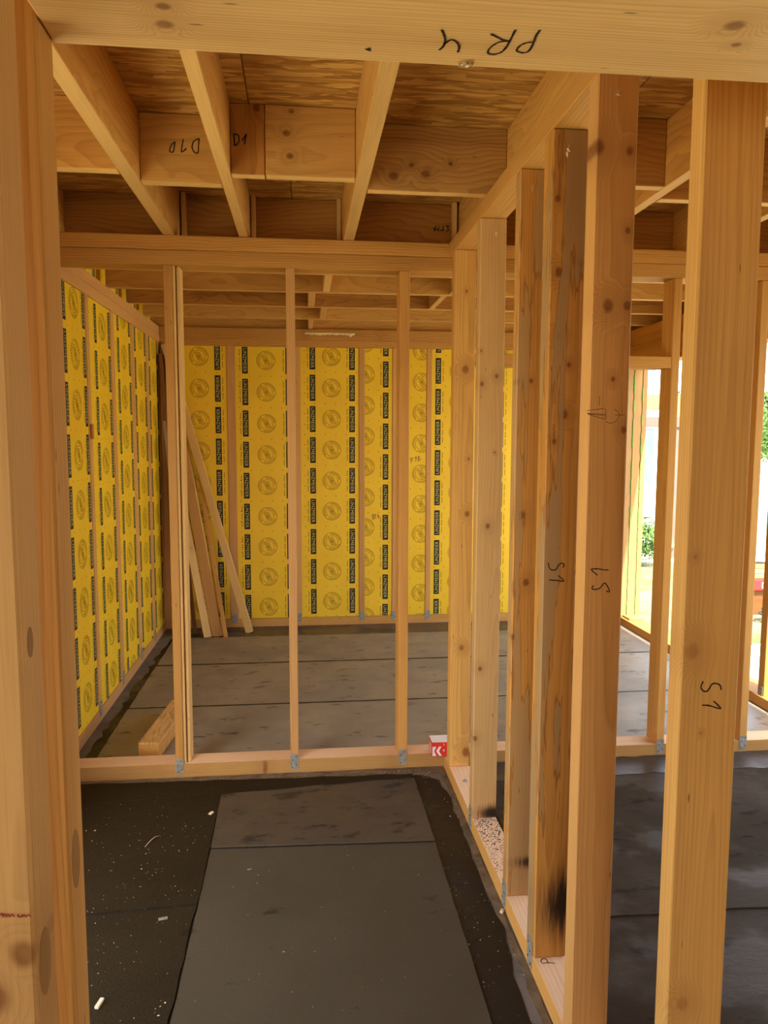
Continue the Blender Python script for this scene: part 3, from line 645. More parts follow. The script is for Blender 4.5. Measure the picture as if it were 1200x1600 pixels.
board('light_blocker', -1.245, -1.20, -3.6, 0.30, 0.0, 2.71, 'osb', wall_left, axes=(1, 0, 2))  # unseen board, added to shut out light from the left rear
board('light_blocker', -1.245, -1.20, 0.30, 2.61, 2.05, 2.35, 'osb', wall_left, axes=(2, 0, 1))  # unseen board, added to lower the left opening and its light
rear_light_block = empty('rear_light_block', (0.8, -3.58, 0), 'structure')  # unseen wall, added to narrow the light coming from behind
board('light_blocker', -1.245, -0.90, -3.60, -3.56, 0.0, 2.71, 'osb', rear_light_block, axes=(0, 1, 2)); board('light_blocker', 0.95, 2.90, -3.60, -3.56, 0.0, 2.71, 'osb', rear_light_block, axes=(0, 1, 2))
board('light_blocker', -0.90, 0.95, -3.60, -3.56, 2.25, 2.71, 'osb', rear_light_block, axes=(2, 1, 0))
board('light_blocker', -1.312, -1.297, 0.31, 6.43, 2.36, 2.71, 'osb', wall_left, axes=(2, 0, 1))  # unseen backing, added to stop light leaking past the upper panels
board('light_blocker', -1.262, -1.246, 2.61, 6.45, 0.0, 2.355, 'osb', wall_left, axes=(2, 0, 1)); board('light_blocker', -1.245, 2.86, 6.432, 6.448, 0.0, 2.479, 'osb', wall_back, axes=(2, 1, 0))  # unseen backings, added to stop light leaking between studs and panels
# ---- right-hand outer wall: plate, posts and the long lintel over the openings
wall_right = empty('wall_right', (2.78, 3.6, 0), 'structure')
board('bottom_plate', 2.70, 2.86, 0.6, 6.33, 0.0, 0.065, 'pine', wall_right)
board('lintel', 2.71, 2.85, 0.6, 6.33, 2.18, 2.352, 'lvl', wall_right)
board('top_plate', 2.70, 2.86, 0.6, 6.33, 2.352, 2.416, 'lvl', wall_right)
board('top_plate', 2.70, 2.86, 0.6, 6.33, 2.416, 2.4795, 'lvl', wall_right)
board('rim_board', 2.8615, 2.90, -0.5, 6.43, 2.40, 2.7095, 'lvl', wall_right)
board('light_blocker', 2.862, 2.90, -3.56, 1.75, -0.02, 2.399, 'osb', wall_right, axes=(1, 0, 2))  # unseen board, added to keep side light off the near timbers
for xa, xb, k in ((2.700, 2.752, 0), (2.757, 2.826, 1), (2.831, 2.872, 2)):
    board('corner_post', xa, xb, 6.12, 6.325, 0.065, 2.18, 'post_sun', wall_right)
board('packing_board', 2.72, 2.85, 5.98, 6.12, 0.065, 0.083, 'post_sun', wall_right)
bm = bmesh.new()
for xs in (2.7545, 2.8285):
    z = 0.10
    while z < 2.12:
        L = random.uniform(0.03, 0.16)
        g = box_bm(xs - 0.0025, xs + random.uniform(0.002, 0.006), 6.112, 6.13, z, z + L, 0)
        me = bpy.data.meshes.new('tmp'); g.to_mesh(me); g.free(); bm.from_mesh(me); bpy.data.meshes.remove(me)
        z += L + random.uniform(0.0, 0.12)
o = new_obj('sealant_bead', bm, M['moss'], (2.79, 6.12, 0.1), wall_right, lambda c: c)
tag(o, 'green sealant squeezed from the joints')
for ya in (4.10, 2.05, 0.62):
    s = board('stud', 2.715, 2.855, ya, ya + 0.06, 0.065, 2.18, 'pine', wall_right)
    bracket(s, 2.7125, ya + 0.03, 0.02, 'x', 0.045, 0.10, side=-1)

# ================================================================ OPENING THE CAMERA LOOKS THROUGH
hd = board('header_beam', -0.3150, 1.20, 0.862, 1.062, 2.10, 2.26, 'pine_header', bev=0.004, axes=(1, 2, 0),
           label='pale header beam across the top of the photo, marked PR 4 on its underside', cat='beam')
pen('pr4', hd, (0, 0, -1), 0.0034, 'pen', 'black felt-pen PR 4')
bm = bmesh.new()                                                    # splintered nail hole
for i in range(12):
    a = i * 0.52; r = random.uniform(0.003, 0.012)
    c = Vector((0.219 + math.cos(a) * r, 1.050 + math.sin(a) * r * 0.6, 2.0995))
    d = Vector((random.uniform(-1, 1), random.uniform(-1, 1), 0)).normalized() * random.uniform(0.004, 0.009)
    w = Vector((-d.y, d.x, 0)) * 0.35
    bm.faces.new([bm.verts.new(c - d), bm.verts.new(c + w - Vector((0, 0, 0.003))), bm.verts.new(c + d - Vector((0, 0, 0.002))), bm.verts.new(c - w)])
new_obj('splinter', bm, M['chip'], (0.219, 1.05, 2.0995), hd)
jn = board('jamb_stud', -0.4555, -0.3155, 0.862, 0.932, 0.0, 2.419, 'jamb_near', bev=0.004,
           label='nearest jamb stud at the left edge, its near face brightly lit', cat='stud')
def plug(parent, y, z, ry, rz):
    bm = bmesh.new(); n = 20
    vs = [bm.verts.new((-0.3149, y + ry * math.cos(6.2832 * i / n), z + rz * math.sin(6.2832 * i / n))) for i in range(n)]; bm.faces.new(vs)
    g = bmesh.ops.extrude_face_region(bm, geom=list(bm.faces)); bmesh.ops.translate(bm, verts=[e for e in g['geom'] if isinstance(e, bmesh.types.BMVert)], vec=(-0.0004, 0, 0))
    bmesh.ops.recalc_face_normals(bm, faces=bm.faces)
    tag(new_obj('knot_plug', bm, M['knot_plug'], (-0.3155, y, z), parent, lambda c: (c.y, c.x, c.z)), 'darker oval knot repair')
plug(jn, 0.893, 0.968, 0.020, 0.042); plug(jn, 0.890, 1.363, 0.009, 0.018)
pen('red', jn, (0, -1, 0), 0.002, 'red_pen', 'faint red handwriting')
jf = board('jamb_stud', -0.4555, -0.3155, 1.000, 1.062, 0.0, 2.419, 'pine_face', bev=0.004,
      label='second jamb stud on the left, shaded gap between it and the nearest one', cat='stud')
plug(jf, 1.024, 1.022, 0.017, 0.042)
board('jamb_stud', 1.09, 1.20, 0.90, 1.03, 0.0, 2.099, 'pine_face', label='jamb stud under the right end of the PR 4 header beam', cat='stud')
board('opening_top_plate', -1.14, 1.20, 0.862, 1.060, 2.42, 2.4795, 'pine', axes=(1, 2, 0), label='top plate over the opening above the PR 4 header beam', cat='plate')

# ================================================================ MIDDLE PARTITION (runs away from the camera)
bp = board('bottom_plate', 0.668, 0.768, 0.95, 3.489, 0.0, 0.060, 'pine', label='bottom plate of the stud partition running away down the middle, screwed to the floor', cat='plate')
top_face(bp, 'plate_top_lit')
pen('pr_plate', bp, (0, 0, 1), 0.003, 'pen', 'felt-pen letters on top of the plate')
for x, y in ((0.712, 3.20), (0.735, 3.10)):
    bm = bmesh.new()
    bmesh.ops.create_cone(bm, cap_ends=True, segments=12, radius1=0.011, radius2=0.008, depth=0.006, matrix=Matrix.Translation((x, y, 0.063)))
    new_obj('screw_head', bm, M['zinc'], (x, y, 0.06), bp)
board('top_plate', 0.668, 0.768, 1.063, 3.489, 2.420, 2.4795, 'pine', label='top plate of the middle stud partition, slanting up to the PR 4 header', cat='plate')

def splint(parent, x, y, z):
    bm = bmesh.new()
    for i in range(7):
        a = random.uniform(0, 6.28); L = random.uniform(0.006, 0.016); d = Vector((math.cos(a) * 0.6, 0, math.sin(a))) * L
        w = Vector((-d.z, 0, d.x)) * 0.16; c = Vector((x + random.uniform(-.003, .003), y - 0.0015, z + random.uniform(-.006, .006)))
        bm.faces.new([bm.verts.new(c - d * .3), bm.verts.new(c + w - Vector((0, .003, 0))), bm.verts.new(c + d - Vector((0, .006, 0))), bm.verts.new(c - w)])
    new_obj('splinter', bm, M['chip'], (x, y, z), parent)

G = 'studs of the middle partition'
ps = {}
for key, ya, yb, xb, mat, lab in (
    ('A', 3.353, 3.413, 0.7645, 'stud_a', 'amber partition stud at the far end, beside the red carton'),
    ('B', 2.867, 2.922, 0.768, 'pine_pale_burnt', 'pale beige partition stud with dark tar spatter at its foot'),
    ('C', 2.343, 2.395, 0.768, 'pine_stained_low', 'brown partition stud just left of the S1 one with grey stain'),
    ('D', 2.038, 2.112, 0.765, 'pine_stained', 'stained partition stud marked S1 with a black scorch near its foot'),
    ('E', 1.729, 1.787, 0.7655, 'stud_e', 'broad brown partition stud marked L5'),
    ('F', 1.2505, 1.2966, 0.7785, 'stud_f', 'nearest golden partition stud on the right, marked S1 at mid height')):
    ps[key] = board('stud', 0.6685, xb, ya, yb, 0.060, 2.4195, mat, bev=0.003, label=lab, cat='stud', group=G)
for key in 'BCD': bracket(ps[key], 0.6685, {'B': 2.895, 'C': 2.369, 'D': 2.075}[key], 0.012, 'x', 0.045, 0.085, side=-1)
pen('s1d', ps['D'], (0, -1, 0), 0.0035, 'pen', 'felt-pen S1')
pen('l5', ps['E'], (0, -1, 0), 0.0030, 'pen', 'felt-pen L5')
pen('sketch', ps['E'], (0, -1, 0), 0.0014, 'pencil', 'small pencil sketch')
pen('s1f', ps['F'], (0, -1, 0), 0.0030, 'pen', 'felt-pen S1')
splint(ps['E'], 0.712, 1.729, 2.375); splint(ps['D'], 0.707, 2.038, 2.36); splint(ps['C'], 0.705, 2.343, 2.36); splint(ps['B'], 0.727, 2.867, 2.36)

# ================================================================ CROSS PARTITION
YC, YD = 3.490, 3.605
xp = board('bottom_plate', -1.144, 2.699, YC, YD, 0.0, 0.068, 'plate_side_shaded', label='bottom plate of the cross partition, lying across the floor from wall to wall', cat='plate')
top_face(xp, 'plate_top_lit')
board('top_plate', -1.144, 2.699, YC, YD, 2.352, 2.4155, 'lvl', label='lower top plate of the cross partition, above its slim studs', cat='plate')
board('top_plate', -1.144, 2.699, YC + .002, YD, 2.4165, 2.4795, 'lvl', label='upper top plate of the cross partition, right under the joist ends', cat='plate')
G = 'studs of the cross partition'
for xa, xb, lab, mt in ((-0.6075, -0.5702, 'leftmost slim cross partition stud with two laths beside it', 'pine'), (-0.0728, -0.0343, 'second slim cross partition stud from the left', 'pine_pink'),
                    (0.443, 0.489, 'third slim cross partition stud, left of the red carton', 'pine'), (1.752, 1.792, 'cross partition stud right of the middle partition, holding the short lintel', 'pine'),
                    (2.193, 2.233, 'rightmost cross partition stud, half hidden behind the nearest S1 stud', 'pine')):
    s = board('stud', xa, xb, YC, YD - .002, 0.068, 2.3515, mt, label=lab, cat='stud', group=G)
    bracket(s, (xa + xb) / 2, YC, 0.020, 'y', 0.038, 0.075)
board('short_lintel', 0.770, 1.7515, YC + .001, YC + 0.10, 1.931, 1.986, 'pine', label='short horizontal lintel between two studs in the right-hand room', cat='beam')
board('lath', -0.5695, -0.5595, 3.496, 3.545, 0.069, 2.351, 'lath', label='thin lath close against the leftmost cross partition stud', cat='lath', group='laths beside the leftmost stud')
board('lath', -0.5560, -0.5405, 3.515, 3.60, 0.069, 2.351, 'lath', label='second thin lath, a finger right of the first lath', cat='lath', group='laths beside the leftmost stud')

# ================================================================ CEILING JOISTS
G = 'ceiling joists over the near room'
for xa, xb, lab in ((-1.125, -1.075, 'ceiling joist along the left wall behind the jamb'), (-0.607, -0.555, 'first long ceiling joist from the left'), (-0.277, -0.237, 'second long ceiling joist, between the D10 and D1 blocks'),
                    (0.186, 0.235, 'third long ceiling joist, right of the D1 block'), (0.744, 0.790, 'ceiling joist standing on the middle partition'), (1.275, 1.320, 'ceiling joist over the right-hand room, seen between the L5 and S1 studs'),
                    (1.83, 1.875, 'second ceiling joist over the right-hand room'), (2.40, 2.445, 'third ceiling joist over the right-hand room')):
    o = board('ceiling_joist', xa, xb, -3.55, 3.689, 2.4805, 2.7095, 'veneer', label=lab, cat='joist', group=G); edge_face(o)
G = 'blocking between the near joists'
b10 = None
for xa, xb, y, mat, lab in ((-1.074, -0.608, 2.685, 'veneer', 'bright plywood blocking left of the first joist'), (-0.554, -0.278, 2.79, 'veneer', 'plywood blocking marked D10 upside down'),
                       (-0.236, -0.122, 2.68, 'veneer_dark', 'short piece of blocking marked D1'), (-0.1195, 0.185, 2.68, 'veneer_d1', 'wide knotty blocking right of the D1 piece'),
                       (0.236, 0.743, 2.79, 'veneer_r', 'dark knotty blocking against the middle partition'), (0.791, 1.274, 2.64, 'veneer_dark', 'blocking with a knot seen between the L5 stud and the nearest S1 stud'),
                       (1.321, 1.829, 2.77, 'veneer_dark', 'blocking behind the nearest S1 stud in the right-hand room'), (1.876, 2.399, 2.66, 'veneer_dark', 'blocking at the right edge of the ceiling')):
    b = board('blocking', xa, xb, y, y + 0.045, 2.4805, 2.7095, mat, label=lab, cat='blocking', group=G)
    edge_face(b)
    if 'D10' in lab: pen('d10', b, (0, -1, 0), 0.0045, 'pen', 'felt-pen D10 upside down')
    if 'marked D1' in lab and 'D10' not in lab: pen('d1', b, (0, -1, 0), 0.005, 'pen', 'felt-pen D1')
rim = board('rim_joist', -1.145, 2.86, 3.690, 3.735, 2.4805, 2.7095, 'veneer_dark', label='dark rim joist behind the cross partition, marked ST11', cat='joist')
pen('st11', rim, (0, -1, 0), 0.005, 'pen', 'felt-pen ST11 upside down', lift=-0.029)
G = 'packing strips at the joist ends'
for xa, lab in ((-0.548, 'packing strip beside the far end of the first joist'), (-0.232, 'packing strip beside the far end of the second joist'), (0.164, 'packing strip left of the third joist end'), (0.715, 'packing strip next to the ST11 mark')):
    board('packing_strip', xa, xa + 0.02, 3.645, 3.689, 2.4805, 2.7090, 'lath', label=lab, cat='strip', group=G)
G = 'far room ceiling joists'
for k, (y, mat) in enumerate(((4.20, 'veneer'), (4.735, 'veneer'), (5.265, 'veneer_dark'), (5.80, 'veneer'), (6.375, 'veneer'))):
    o = board('ceiling_joist', -1.160 if k < 4 else -1.295, 2.86, y, y + 0.045, 2.4805, 2.7095, mat,
          label=('nearest far room joist, hidden behind the cross plates', 'far room ceiling joist just behind the cross partition, uppermost in view', 'second far room ceiling joist from the top, darker veneer',
                 'third far room ceiling joist from the top', 'farthest ceiling joist, standing on the back wall')[k], cat='joist', group=G); edge_face(o)
G = 'noggins between the far joists'
for xa, xb, ya, yb, lab in ((0.124, 0.166, 4.246, 4.734, 'short noggin in the uppermost far joist bay, nearest the middle'), (0.038, 0.081, 4.781, 5.264, 'short noggin in the second far joist bay'),
                       (0.127, 0.170, 5.311, 5.799, 'short noggin in the third far joist bay'), (0.045, 0.082, 5.846, 6.374, 'short noggin in the farthest joist bay'),
                       (0.869, 0.909, 4.781, 5.264, 'second noggin of the second far joist bay, near the middle partition'), (0.906, 0.950, 4.246, 4.734, 'second noggin of the uppermost far joist bay')):
    board('noggin', xa, xb, ya, yb, 2.4815, 2.7085, 'pine_pale', label=lab, cat='noggin', group=G)

# ================================================================ LOOSE THINGS INDOORS
G = 'offcut planks leaning in the far left corner'
leaning('leaning_plank', (-0.452, 6.165, 0.0), (-1.095, 6.285, 2.33), 0.055, 0.075, 'lath', (1, 0, 0.0), 'long pale batten leaning far left across the yellow back wall', group=G)
leaning('leaning_plank', (-0.775, 6.03, 0.0), (-1.045, 6.235, 1.42), 0.060, 0.022, 'lath', (1, 0.4, 0), 'leftmost of the thin boards leaning at the foot of the back wall', group=G)
leaning('leaning_plank', (-0.697, 6.045, 0.0), (-0.985, 6.255, 1.62), 0.085, 0.020, 'pine_pale', (1, -0.3, 0), 'broad thin board leaning in the middle of the offcut bunch', group=G)
leaning('leaning_plank', (-0.628, 6.010, 0.0), (-0.912, 6.312, 1.75), 0.030, 0.024, 'pine', (1, 0, 0), 'rightmost slim stick of the leaning offcut bunch', group=G, bow=0.012)
leaning('leaning_plank', (-0.89, 6.16, 0.0), (-1.03, 6.30, 1.40), 0.030, 0.020, 'brown_wood', (1, 0, 0), 'dark stick leaning behind the leftmost stud', group=G)
leaning('leaning_plank', (-1.035, 6.20, 0.0), (-1.118, 6.245, 2.25), 0.020, 0.100, 'brown_wood', (1, 0, 0), 'dark brown board standing upright in the far left corner', group=G)
leaning('leaning_plank', (-0.93, 6.13, 0.0), (-1.085, 6.10, 1.72), 0.016, 0.040, 'grey_wood', (1, 0, 0), 'thin grey bowed lath in the far left corner', group=G, bow=-0.02)

# timber offcut with an OSB face, lying behind the cross plate
blk = empty('timber_offcut', (-0.74, 3.66, 0)); tag(blk, 'short timber offcut with an OSB top lying behind the cross plate', 'offcut')
blk.rotation_euler = (0, 0, 0)
def skew(name, z0, z1, mat, dx=0.0):
    a = Vector((-0.822, 3.70)); b = Vector((-0.720, 3.69)); c = Vector((-0.66, 4.30)); d = Vector((-0.762, 4.31))
    bm = bmesh.new()
    lo = [bm.verts.new((p.x, p.y, z0)) for p in (a, b, c, d)]; hi = [bm.verts.new((p.x, p.y, z1)) for p in (a, b, c, d)]
    bm.faces.new(hi); bm.faces.new(lo[::-1])
    for i in range(4): bm.faces.new((lo[i], lo[(i + 1) % 4], hi[(i + 1) % 4], hi[i]))
    bmesh.ops.recalc_face_normals(bm, faces=bm.faces)
    bmesh.ops.bevel(bm, geom=list(bm.edges), offset=0.0015, segments=1, affect='EDGES')
    return new_obj(name, bm, M[mat], (-0.74, 4.0, z0), blk, lambda p: (p.y, p.x, 0) if mat == 'osb_pale' else (p.x, p.z, p.y))
skew('timber_core', 0.0115, 0.082, 'pine'); skew('osb_facing', 0.0822, 0.094, 'osb_pale')
for p in blk.children[0].data.polygons:
    if p.normal.x > 0.8: p.material_index = 1
blk.children[0].data.materials.append(M['lath'])

# red carton on the plate
cx, cy, cz = 0.672, 3.545, 0.0685
W, D, H = 0.180, 0.085, 0.070
box = empty('carton', (cx, cy, cz)); tag(box, 'small red carton with a white chevron on the cross plate', 'carton')
bx0, by0 = 0.604, 3.455
def card(name, x0, x1, y0, y1, z0, z1, mat): return board(name, x0, x1, y0, y1, z0, z1, mat, box, 0.0008)
by0 = 3.452
card('side_panel', bx0, bx0 + .0025, by0 + .003, by0 + D, cz, cz + H, 'red_card')
fr = card('front_panel', bx0, bx0 + W - .073, by0, by0 + .0028, cz, cz + H, 'red_card')
card('back_panel', bx0, bx0 + W - .073, by0 + D, by0 + D + .0028, cz, cz + H, 'red_card')
card('side_panel', bx0 + W - .0755, bx0 + W - .073, by0 + .003, by0 + D, cz, cz + H, 'red_card')
card('base_panel', bx0 + .003, bx0 + W - .076, by0 + .003, by0 + D, cz, cz + .002, 'red_card')
card('top_flap', bx0, bx0 + W - .073, by0 + .002, by0 + D, cz + H, cz + H + .002, 'white_print')
bm = bmesh.new()
def fq(*p):
    f = bm.faces.new([bm.verts.new((bx0 + a, by0 - 0.0006, cz + b)) for a, b in p]); f.normal_update()
    if f.normal.y > 0: f.normal_flip()
fq((0.002, 0.004), (0.012, 0.004), (0.012, 0.050), (0.002, 0.050)); fq((0.012, 0.025), (0.022, 0.004), (0.012, 0.004))
fq((0.012, 0.030), (0.022, 0.050), (0.012, 0.050))
fq((0.020, 0.027), (0.034, 0.027), (0.048, 0.004), (0.036, 0.004)); fq((0.020, 0.027), (0.034, 0.050), (0.046, 0.050), (0.034, 0.027))
fq((0.056, 0.054), (0.060, 0.054), (0.060, 0.064), (0.056, 0.064)); fq((0.053, 0.030), (0.057, 0.024), (0.062, 0.030), (0.057, 0.036))
new_obj('print', bm, M['white_print'], (bx0, by0, cz), fr)
bm = bmesh.new()
for k in range(4):
    z = cz + 0.01 + k * 0.012
    bm.faces.new([bm.verts.new((bx0 - 0.0006, by0 + y, zz)) for y, zz in ((0.015, z), (0.015, z + 0.006), (0.07, z + 0.006), (0.07, z))])
new_obj('print', bm, M['white_print'], (bx0, by0 + .05, cz + .02), box.children[0])

# small offcuts and litter on the near floor
def chip(name, c, L, w, h, rot, label):
    bm = box_bm(-L / 2, L / 2, -w / 2, w / 2, 0, h, 0.001)
    o = new_obj(name, bm, M['scrap' if 'scrap' in label else 'chip'], (0, 0, 0)); o.location = c; o.rotation_euler = (0, 0, rot)
    return tag(o, label, 'wood chip')
chip('wood_chip', (-0.583, 2.05, 0.007), 0.036, 0.012, 0.008, 1.35, 'white wood chip on the black floor near the bottom left')
chip('wood_chip', (-0.835, 2.69, 0.0115), 0.022, 0.010, 0.008, 0.5, 'small pale chip on the black floor beside the left jamb')
chip('wood_chip', (0.655, 2.345, 0.0035), 0.016, 0.010, 0.010, 0.9, 'tiny yellow chip at the foot of the partition plate')
chip('wood_chip', (-0.40, 3.11, 0.0115), 0.022, 0.012, 0.006, 1.1, 'pale chip at the corner of the black coat and the brownish sheet')
chip('wood_chip', (-0.475, 2.42, 0.007), 0.030, 0.014, 0.003, 0.2, 'flat grey-white scrap in the middle of the black floor')
chip('wood_chip', (-0.21, 2.68, 0.0085), 0.016, 0.008, 0.002, 0.3, 'whitish scrap on the grey sheet just below its seam')

def litter(name, n, area, zf, size, mat, label, keep=None):
    bm = bmesh.new()
    x0, x1, y0, y1 = area
    for i in range(n):
        x = random.uniform(x0, x1); y = random.uniform(y0, y1)
        if keep and not keep(x, y): continue
        z = zf(x, y) if callable(zf) else zf
        s = size * random.uniform(0.35, 1.0) * (2.0 if random.random() < 0.05 else 1); a = random.uniform(0, 6.28); e = random.uniform(1.0, 2.4)
        c = Vector((x, y, z)); d = Vector((math.cos(a), math.sin(a), 0)) * s * e; w = Vector((-math.sin(a), math.cos(a), 0)) * s
        top = bm.verts.new(c + Vector((0, 0, s * 0.8)))
        q = [bm.verts.new(c + v) for v in (d, w, -d, -w)]
        for k in range(4): bm.faces.new((q[k], q[(k + 1) % 4], top))
    o = new_obj(name, bm, M[mat], ((x0 + x1) / 2, (y0 + y1) / 2, 0.0))
    return tag(o, label, 'litter', kind='stuff')
litter('sawdust_specks', 420, (-1.12, -0.39, 1.3, 3.25), lambda x, y: 0.007 if y < 2.47 else 0.0115, 0.0016, 'chip', 'white sawdust specks scattered on the black coat at the left')
litter('sawdust_specks', 330, (-1.1, 0.60, 3.36, 3.46), lambda x, y: 0.0118 if x < .45 and y < 3.40 else 0.0035, 0.0018, 'chip', 'line of sawdust specks along the foot of the cross plate')
litter('sawdust_specks', 90, (0.505, 0.655, 1.3, 3.34), 0.0035, 0.0016, 'chip', 'few pale specks on the dark strip beside the partition plate')
litter('sawdust_specks', 60, (-0.36, 0.49, 1.5, 2.80), 0.0085, 0.0012, 'chip', 'sparse specks on the grey bitumen sheet')
litter('sawdust_specks', 90, (-1.0, 2.6, 3.7, 6.2), lambda x, y: 0.0148 if y < 4.39 else 0.0108 if y < 5.24 else 0.0068, 0.002, 'chip', 'sparse pale specks on the far room floor')
litter('tar_spatter', 1100, (0.672, 0.766, 2.40, 2.865), 0.060, 0.0024, 'fleck_dark', 'dark tar spatter on the plate at the foot of the pale beige stud', keep=lambda x, y: random.random() < max(0, min(1, (y - 2.42) / 0.33)))
bm = bmesh.new()                                                    # curled shaving
prev = None
for i in range(14):
    a = i / 13; p = Vector((-0.625 + 0.05 * a, 2.87 + 0.07 * math.sin(a * 1.7), 0.0125 + 0.008 * math.sin(a * 3)))
    r = (bm.verts.new(p), bm.verts.new(p + Vector((0.002, -0.0035, 0.001))))
    if prev: bm.faces.new((prev[0], prev[1], r[1], r[0]))
    prev = r
tag(new_obj('wood_shaving', bm, M['chip'], (-0.60, 2.9, 0.012)), 'thin curled shaving on the black floor at the left', 'shaving')

# ================================================================ OUTSIDE, SEEN BETWEEN THE STUDS
bm = bmesh.new()
N = 40
xs = [-60 + 160 * (i / N) for i in range(N + 1)]; ys = [-60 + 160 * (j / N) for j in range(N + 1)]
gv = [[bm.verts.new((x, y, -0.16 + (0.0 if abs(x) < 9 and -9 < y < 12 else random.uniform(-0.05, 0.05)))) for y in ys] for x in xs]
for i in range(N):
    for j in range(N): bm.faces.new((gv[i][j], gv[i + 1][j], gv[i + 1][j + 1], gv[i][j + 1]))
tag(new_obj('ground', bm, M['ground'], (0, 0, -0.16)), kind='structure')
lawn = poly_sheet('lawn', [(3.2, 5.9), (4.6, 6.0), (6.8, 7.0), (6.6, 10.2), (3.4, 10.0)], -0.159, -0.152, 'grass', None, 0.06)
tag(lawn, 'patch of worn grass outside between the corner post and the cables', 'grass', kind='stuff')
board('terrace_paving', 2.95, 4.05, 4.3, 5.75, -0.15, -0.11, 'slab_light', label='strip of pale sunlit paving outside the right-hand opening', cat='paving')
bm = bmesh.new()
P = 36; Q = 10
hv = []
for i in range(P + 1):
    row = []
    for j in range(Q + 1):
        x = -20 + 120 * i / P; y = 62 + 34 * j / Q
        h = 7.0 * math.sin(math.pi * min(1, j / 6) / 2) * (0.8 + 0.25 * math.sin(i * 0.5) + 0.12 * math.sin(i * 1.7 + j)) + random.uniform(-0.6, 0.6)
        row.append(bm.verts.new((x, y, -0.3 + (h if j else 0))))
    hv.append(row)
for i in range(P):
    for j in range(Q):
        bm.faces.new((hv[i][j], hv[i + 1][j], hv[i + 1][j + 1], hv[i][j + 1])).smooth = True
tag(new_obj('hillside', bm, M['hill'], (40, 62, -0.3)), kind='structure')

def tree(loc, h, r, label, seed):
    rd = random.Random(seed)
    root = empty('tree', loc); tag(root, label, 'tree', 'trees beyond the building site')
    L = Vector(loc)
    bm = bmesh.new(); bmesh.ops.create_cone(bm, cap_ends=True, segments=8, radius1=0.05 * h, radius2=0.02 * h, depth=h * 0.6, matrix=Matrix.Translation(L + Vector((0, 0, h * 0.3))))
    new_obj('trunk', bm, M['brown_wood'], L, root, lambda c: c)
    bm = bmesh.new()
    for k in range(2200):
        d = Vector((rd.gauss(0, 1), rd.gauss(0, 1), rd.gauss(0, 1))).normalized() * r * rd.uniform(0.55, 1.05) * (1 + 0.25 * math.sin(k))
        c = L + Vector((0, 0, h * 0.62)) + Vector((d.x, d.y, d.z * 0.8)); s = r * 0.07
        a = Vector((rd.uniform(-1, 1), rd.uniform(-1, 1), rd.uniform(-1, 1))).normalized() * s; b = a.cross(d.normalized()) * 0.7
        bm.faces.new([bm.verts.new(c - a), bm.verts.new(c - b), bm.verts.new(c + a), bm.verts.new(c + b)])
    new_obj('crown', bm, M['leaf'], L + Vector((0, 0, h * 0.3)), root)
tree((20.5, 40, -0.2), 4.2, 2.0, 'round green tree far off, left of the nearest S1 stud', 1)
tree((26.5, 42, -0.2), 4.6, 2.3, 'green tree far off at the right edge', 2)
tree((24.2, 36, -0.2), 3.0, 1.6, 'low bushy tree in front of the tree at the right edge', 3)
tree((4.55, 9.75, -0.151), 0.62, 0.34, 'small green bush beside the corner post outside', 4)

# neighbour's house
hs = empty('house', (5.8, 19, -0.16)); tag(hs, 'white neighbouring house with dark windows, beyond the corner post', 'house')
board('house_wall', 4.0, 7.80, 16.0, 22.0, -0.16, 5.6, 'plaster', hs, 0.01)
def window(x0, x1, z0, z1):
    f = empty('window', ((x0 + x1) / 2, 15.98, z0)); f.parent = hs; f.location = Vector(((x0 + x1) / 2, 15.98, z0)) - Vector(hs.location)
    t = 0.05
    board('frame_rail', x0, x1, 15.95, 15.998, z0, z0 + t, 'white_print', f, 0); board('frame_rail', x0, x1, 15.95, 15.998, z1 - t, z1, 'white_print', f, 0)
    board('frame_stile', x0, x0 + t, 15.95, 15.998, z0 + t, z1 - t, 'white_print', f, 0); board('frame_stile', x1 - t, x1, 15.95, 15.998, z0 + t, z1 - t, 'white_print', f, 0)
    board('pane', x0 + t, x1 - t, 15.965, 15.99, z0 + t, z1 - t, 'glass_dark', f, 0)
window(7.05, 7.70, 2.60, 3.60); window(6.9, 7.72, 0.55, 1.85); window(5.0, 5.9, 2.6, 3.6)
board('roof_eave', 3.6, 8.2, 15.5, 22.5, 5.601, 5.8, 'grey_wood', hs, 0)

# timber frame outside
fr_ = empty('pergola', (5.4, 10.5, -0.16)); tag(fr_, 'weathered timber frame of two beams on posts standing outside, right of the corner post', 'pergola')
board('beam', 4.5, 6.3, 10.45, 10.60, 2.005, 2.215, 'out_wood', fr_); board('beam', 4.5, 6.3, 10.42, 10.62, 1.75, 1.90, 'out_grey', fr_)
for x in (4.58, 5.30, 6.15):
    board('spacer', x, x + 0.12, 10.45, 10.60, 1.9005, 2.0045, 'post_sun', fr_); board('post', x, x + 0.125, 10.45, 10.57, -0.16, 1.7495, 'out_grey', fr_)
o = leaning('brace', (5.36, 10.40, 0.02), (5.12, 10.40, -0.16 + 0.55), 0.07, 0.03, 'post_sun', (1, 0, 0), cat=None); del_keys = [k for k in ('label', 'category') if k in o.keys()]
o.parent = fr_; o.location = Vector(o.location) - Vector(fr_.location)

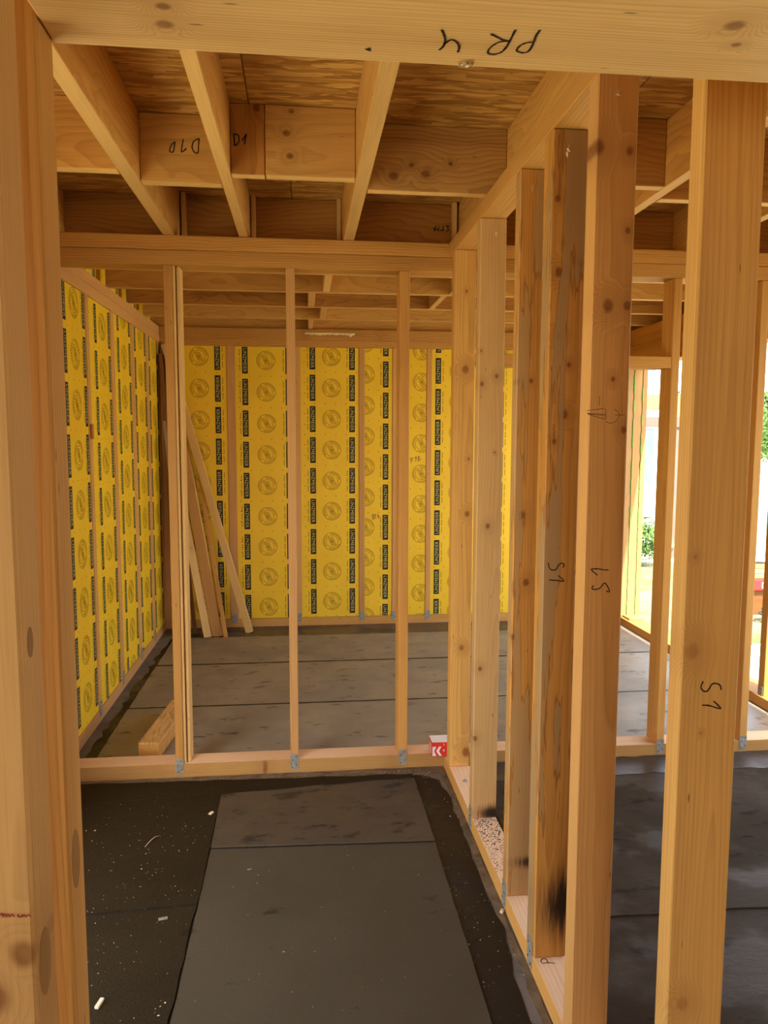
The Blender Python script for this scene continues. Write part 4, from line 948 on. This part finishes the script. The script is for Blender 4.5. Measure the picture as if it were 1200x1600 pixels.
# stack of site material at the right edge
tag(board('crate', 4.36, 5.1, 6.95, 7.5, -0.151, 0.095, 'brown_wood'), 'dark crate under the red case outside, behind the cable heap', 'crate')
rc = board('red_case', 4.405, 4.95, 6.90, 7.30, 0.097, 0.213, 'red_metal', bev=0.01, label='red case with white lettering among the site material outside', cat='case')
cu = bpy.data.curves.new('letters', 'FONT'); cu.body = 'DCE'; cu.size = 0.085; ob = bpy.data.objects.new('letters', cu); link(ob); bpy.context.view_layer.update()
me = bpy.data.meshes.new_from_object(ob.evaluated_get(bpy.context.evaluated_depsgraph_get())); bpy.data.objects.remove(ob)
lt = bpy.data.objects.new('print', me); link(lt); me.materials.clear(); me.materials.append(M['white_print'])
lt.rotation_euler = (math.pi / 2, 0, 0); lt.parent = rc; lt.location = Vector((4.485, 6.899, 0.125)) - Vector(rc.location)
G = 'boards stacked above the red case'
for k, (z, mat, lab) in enumerate(((0.216, 'post_sun', 'lowest board of the stack on the red case outside'), (0.262, 'pine_pale', 'middle board of the stack on the red case outside'), (0.308, 'post_sun', 'top board of the stack on the red case outside'))):
    board('stacked_board', 4.30 + 0.03 * k, 6.0, 6.93 + 0.02 * k, 7.22, z, z + 0.042, mat, label=lab, cat='board', group=G)
bm = bmesh.new()
for i in range(9):
    for j in range(5):
        bm.verts.new((4.36 + i * 0.12, 6.98 + j * 0.07, 0.352 + 0.03 * abs(math.sin(i * 1.3 + j)) + 0.02 * j))
bm.verts.ensure_lookup_table()
for i in range(8):
    for j in range(4): bm.faces.new([bm.verts[a] for a in (i * 5 + j, (i + 1) * 5 + j, (i + 1) * 5 + j + 1, i * 5 + j + 1)])
fo = new_obj('plastic_film', bm, M['sheet_white'], (4.8, 7.1, 0.351)); sm = fo.modifiers.new('thick', 'SOLIDIFY'); sm.thickness = 0.004; sm.offset = 1
tag(fo, 'white plastic film crumpled on top of the stacked boards outside', 'film')
def cable(c, R, n, r, mat, label, seed):
    rd = random.Random(seed); cu = bpy.data.curves.new('cable', 'CURVE'); cu.dimensions = '3D'; cu.bevel_depth = r; cu.bevel_resolution = 2
    s = cu.splines.new('POLY'); K = n * 22; s.points.add(K - 1)
    for i in range(K):
        a = i / 22 * 6.283; rr = R * (0.8 + 0.3 * math.sin(i * 0.37 + seed)); tl = 0.30 * math.sin(a + seed)
        s.points[i].co = (c[0] + math.cos(a) * rr, c[1] + math.sin(a) * rr * 0.6, c[2] + r + 0.006 * i / 2.2 * (0.6 if n > 2 else 1) + abs(tl) * R * 0.6, 1)
    ob = bpy.data.objects.new('cable_coil', cu); link(ob); bpy.context.view_layer.update()
    me = bpy.data.meshes.new_from_object(ob.evaluated_get(bpy.context.evaluated_depsgraph_get())); bpy.data.objects.remove(ob)
    me.materials.clear(); me.materials.append(M[mat]); o = bpy.data.objects.new('cable_coil', me); link(o)
    tag(o, label, 'cable', 'cable coils on the ground outside')
cable((4.47, 6.62, -0.149), 0.15, 4, 0.012, 'cable_dark', 'dark cable coil on the ground below the red case', 2)
cable((4.60, 6.42, -0.149), 0.13, 3, 0.010, 'cable', 'pale grey cable coil on the ground in front of the dark coil', 5)
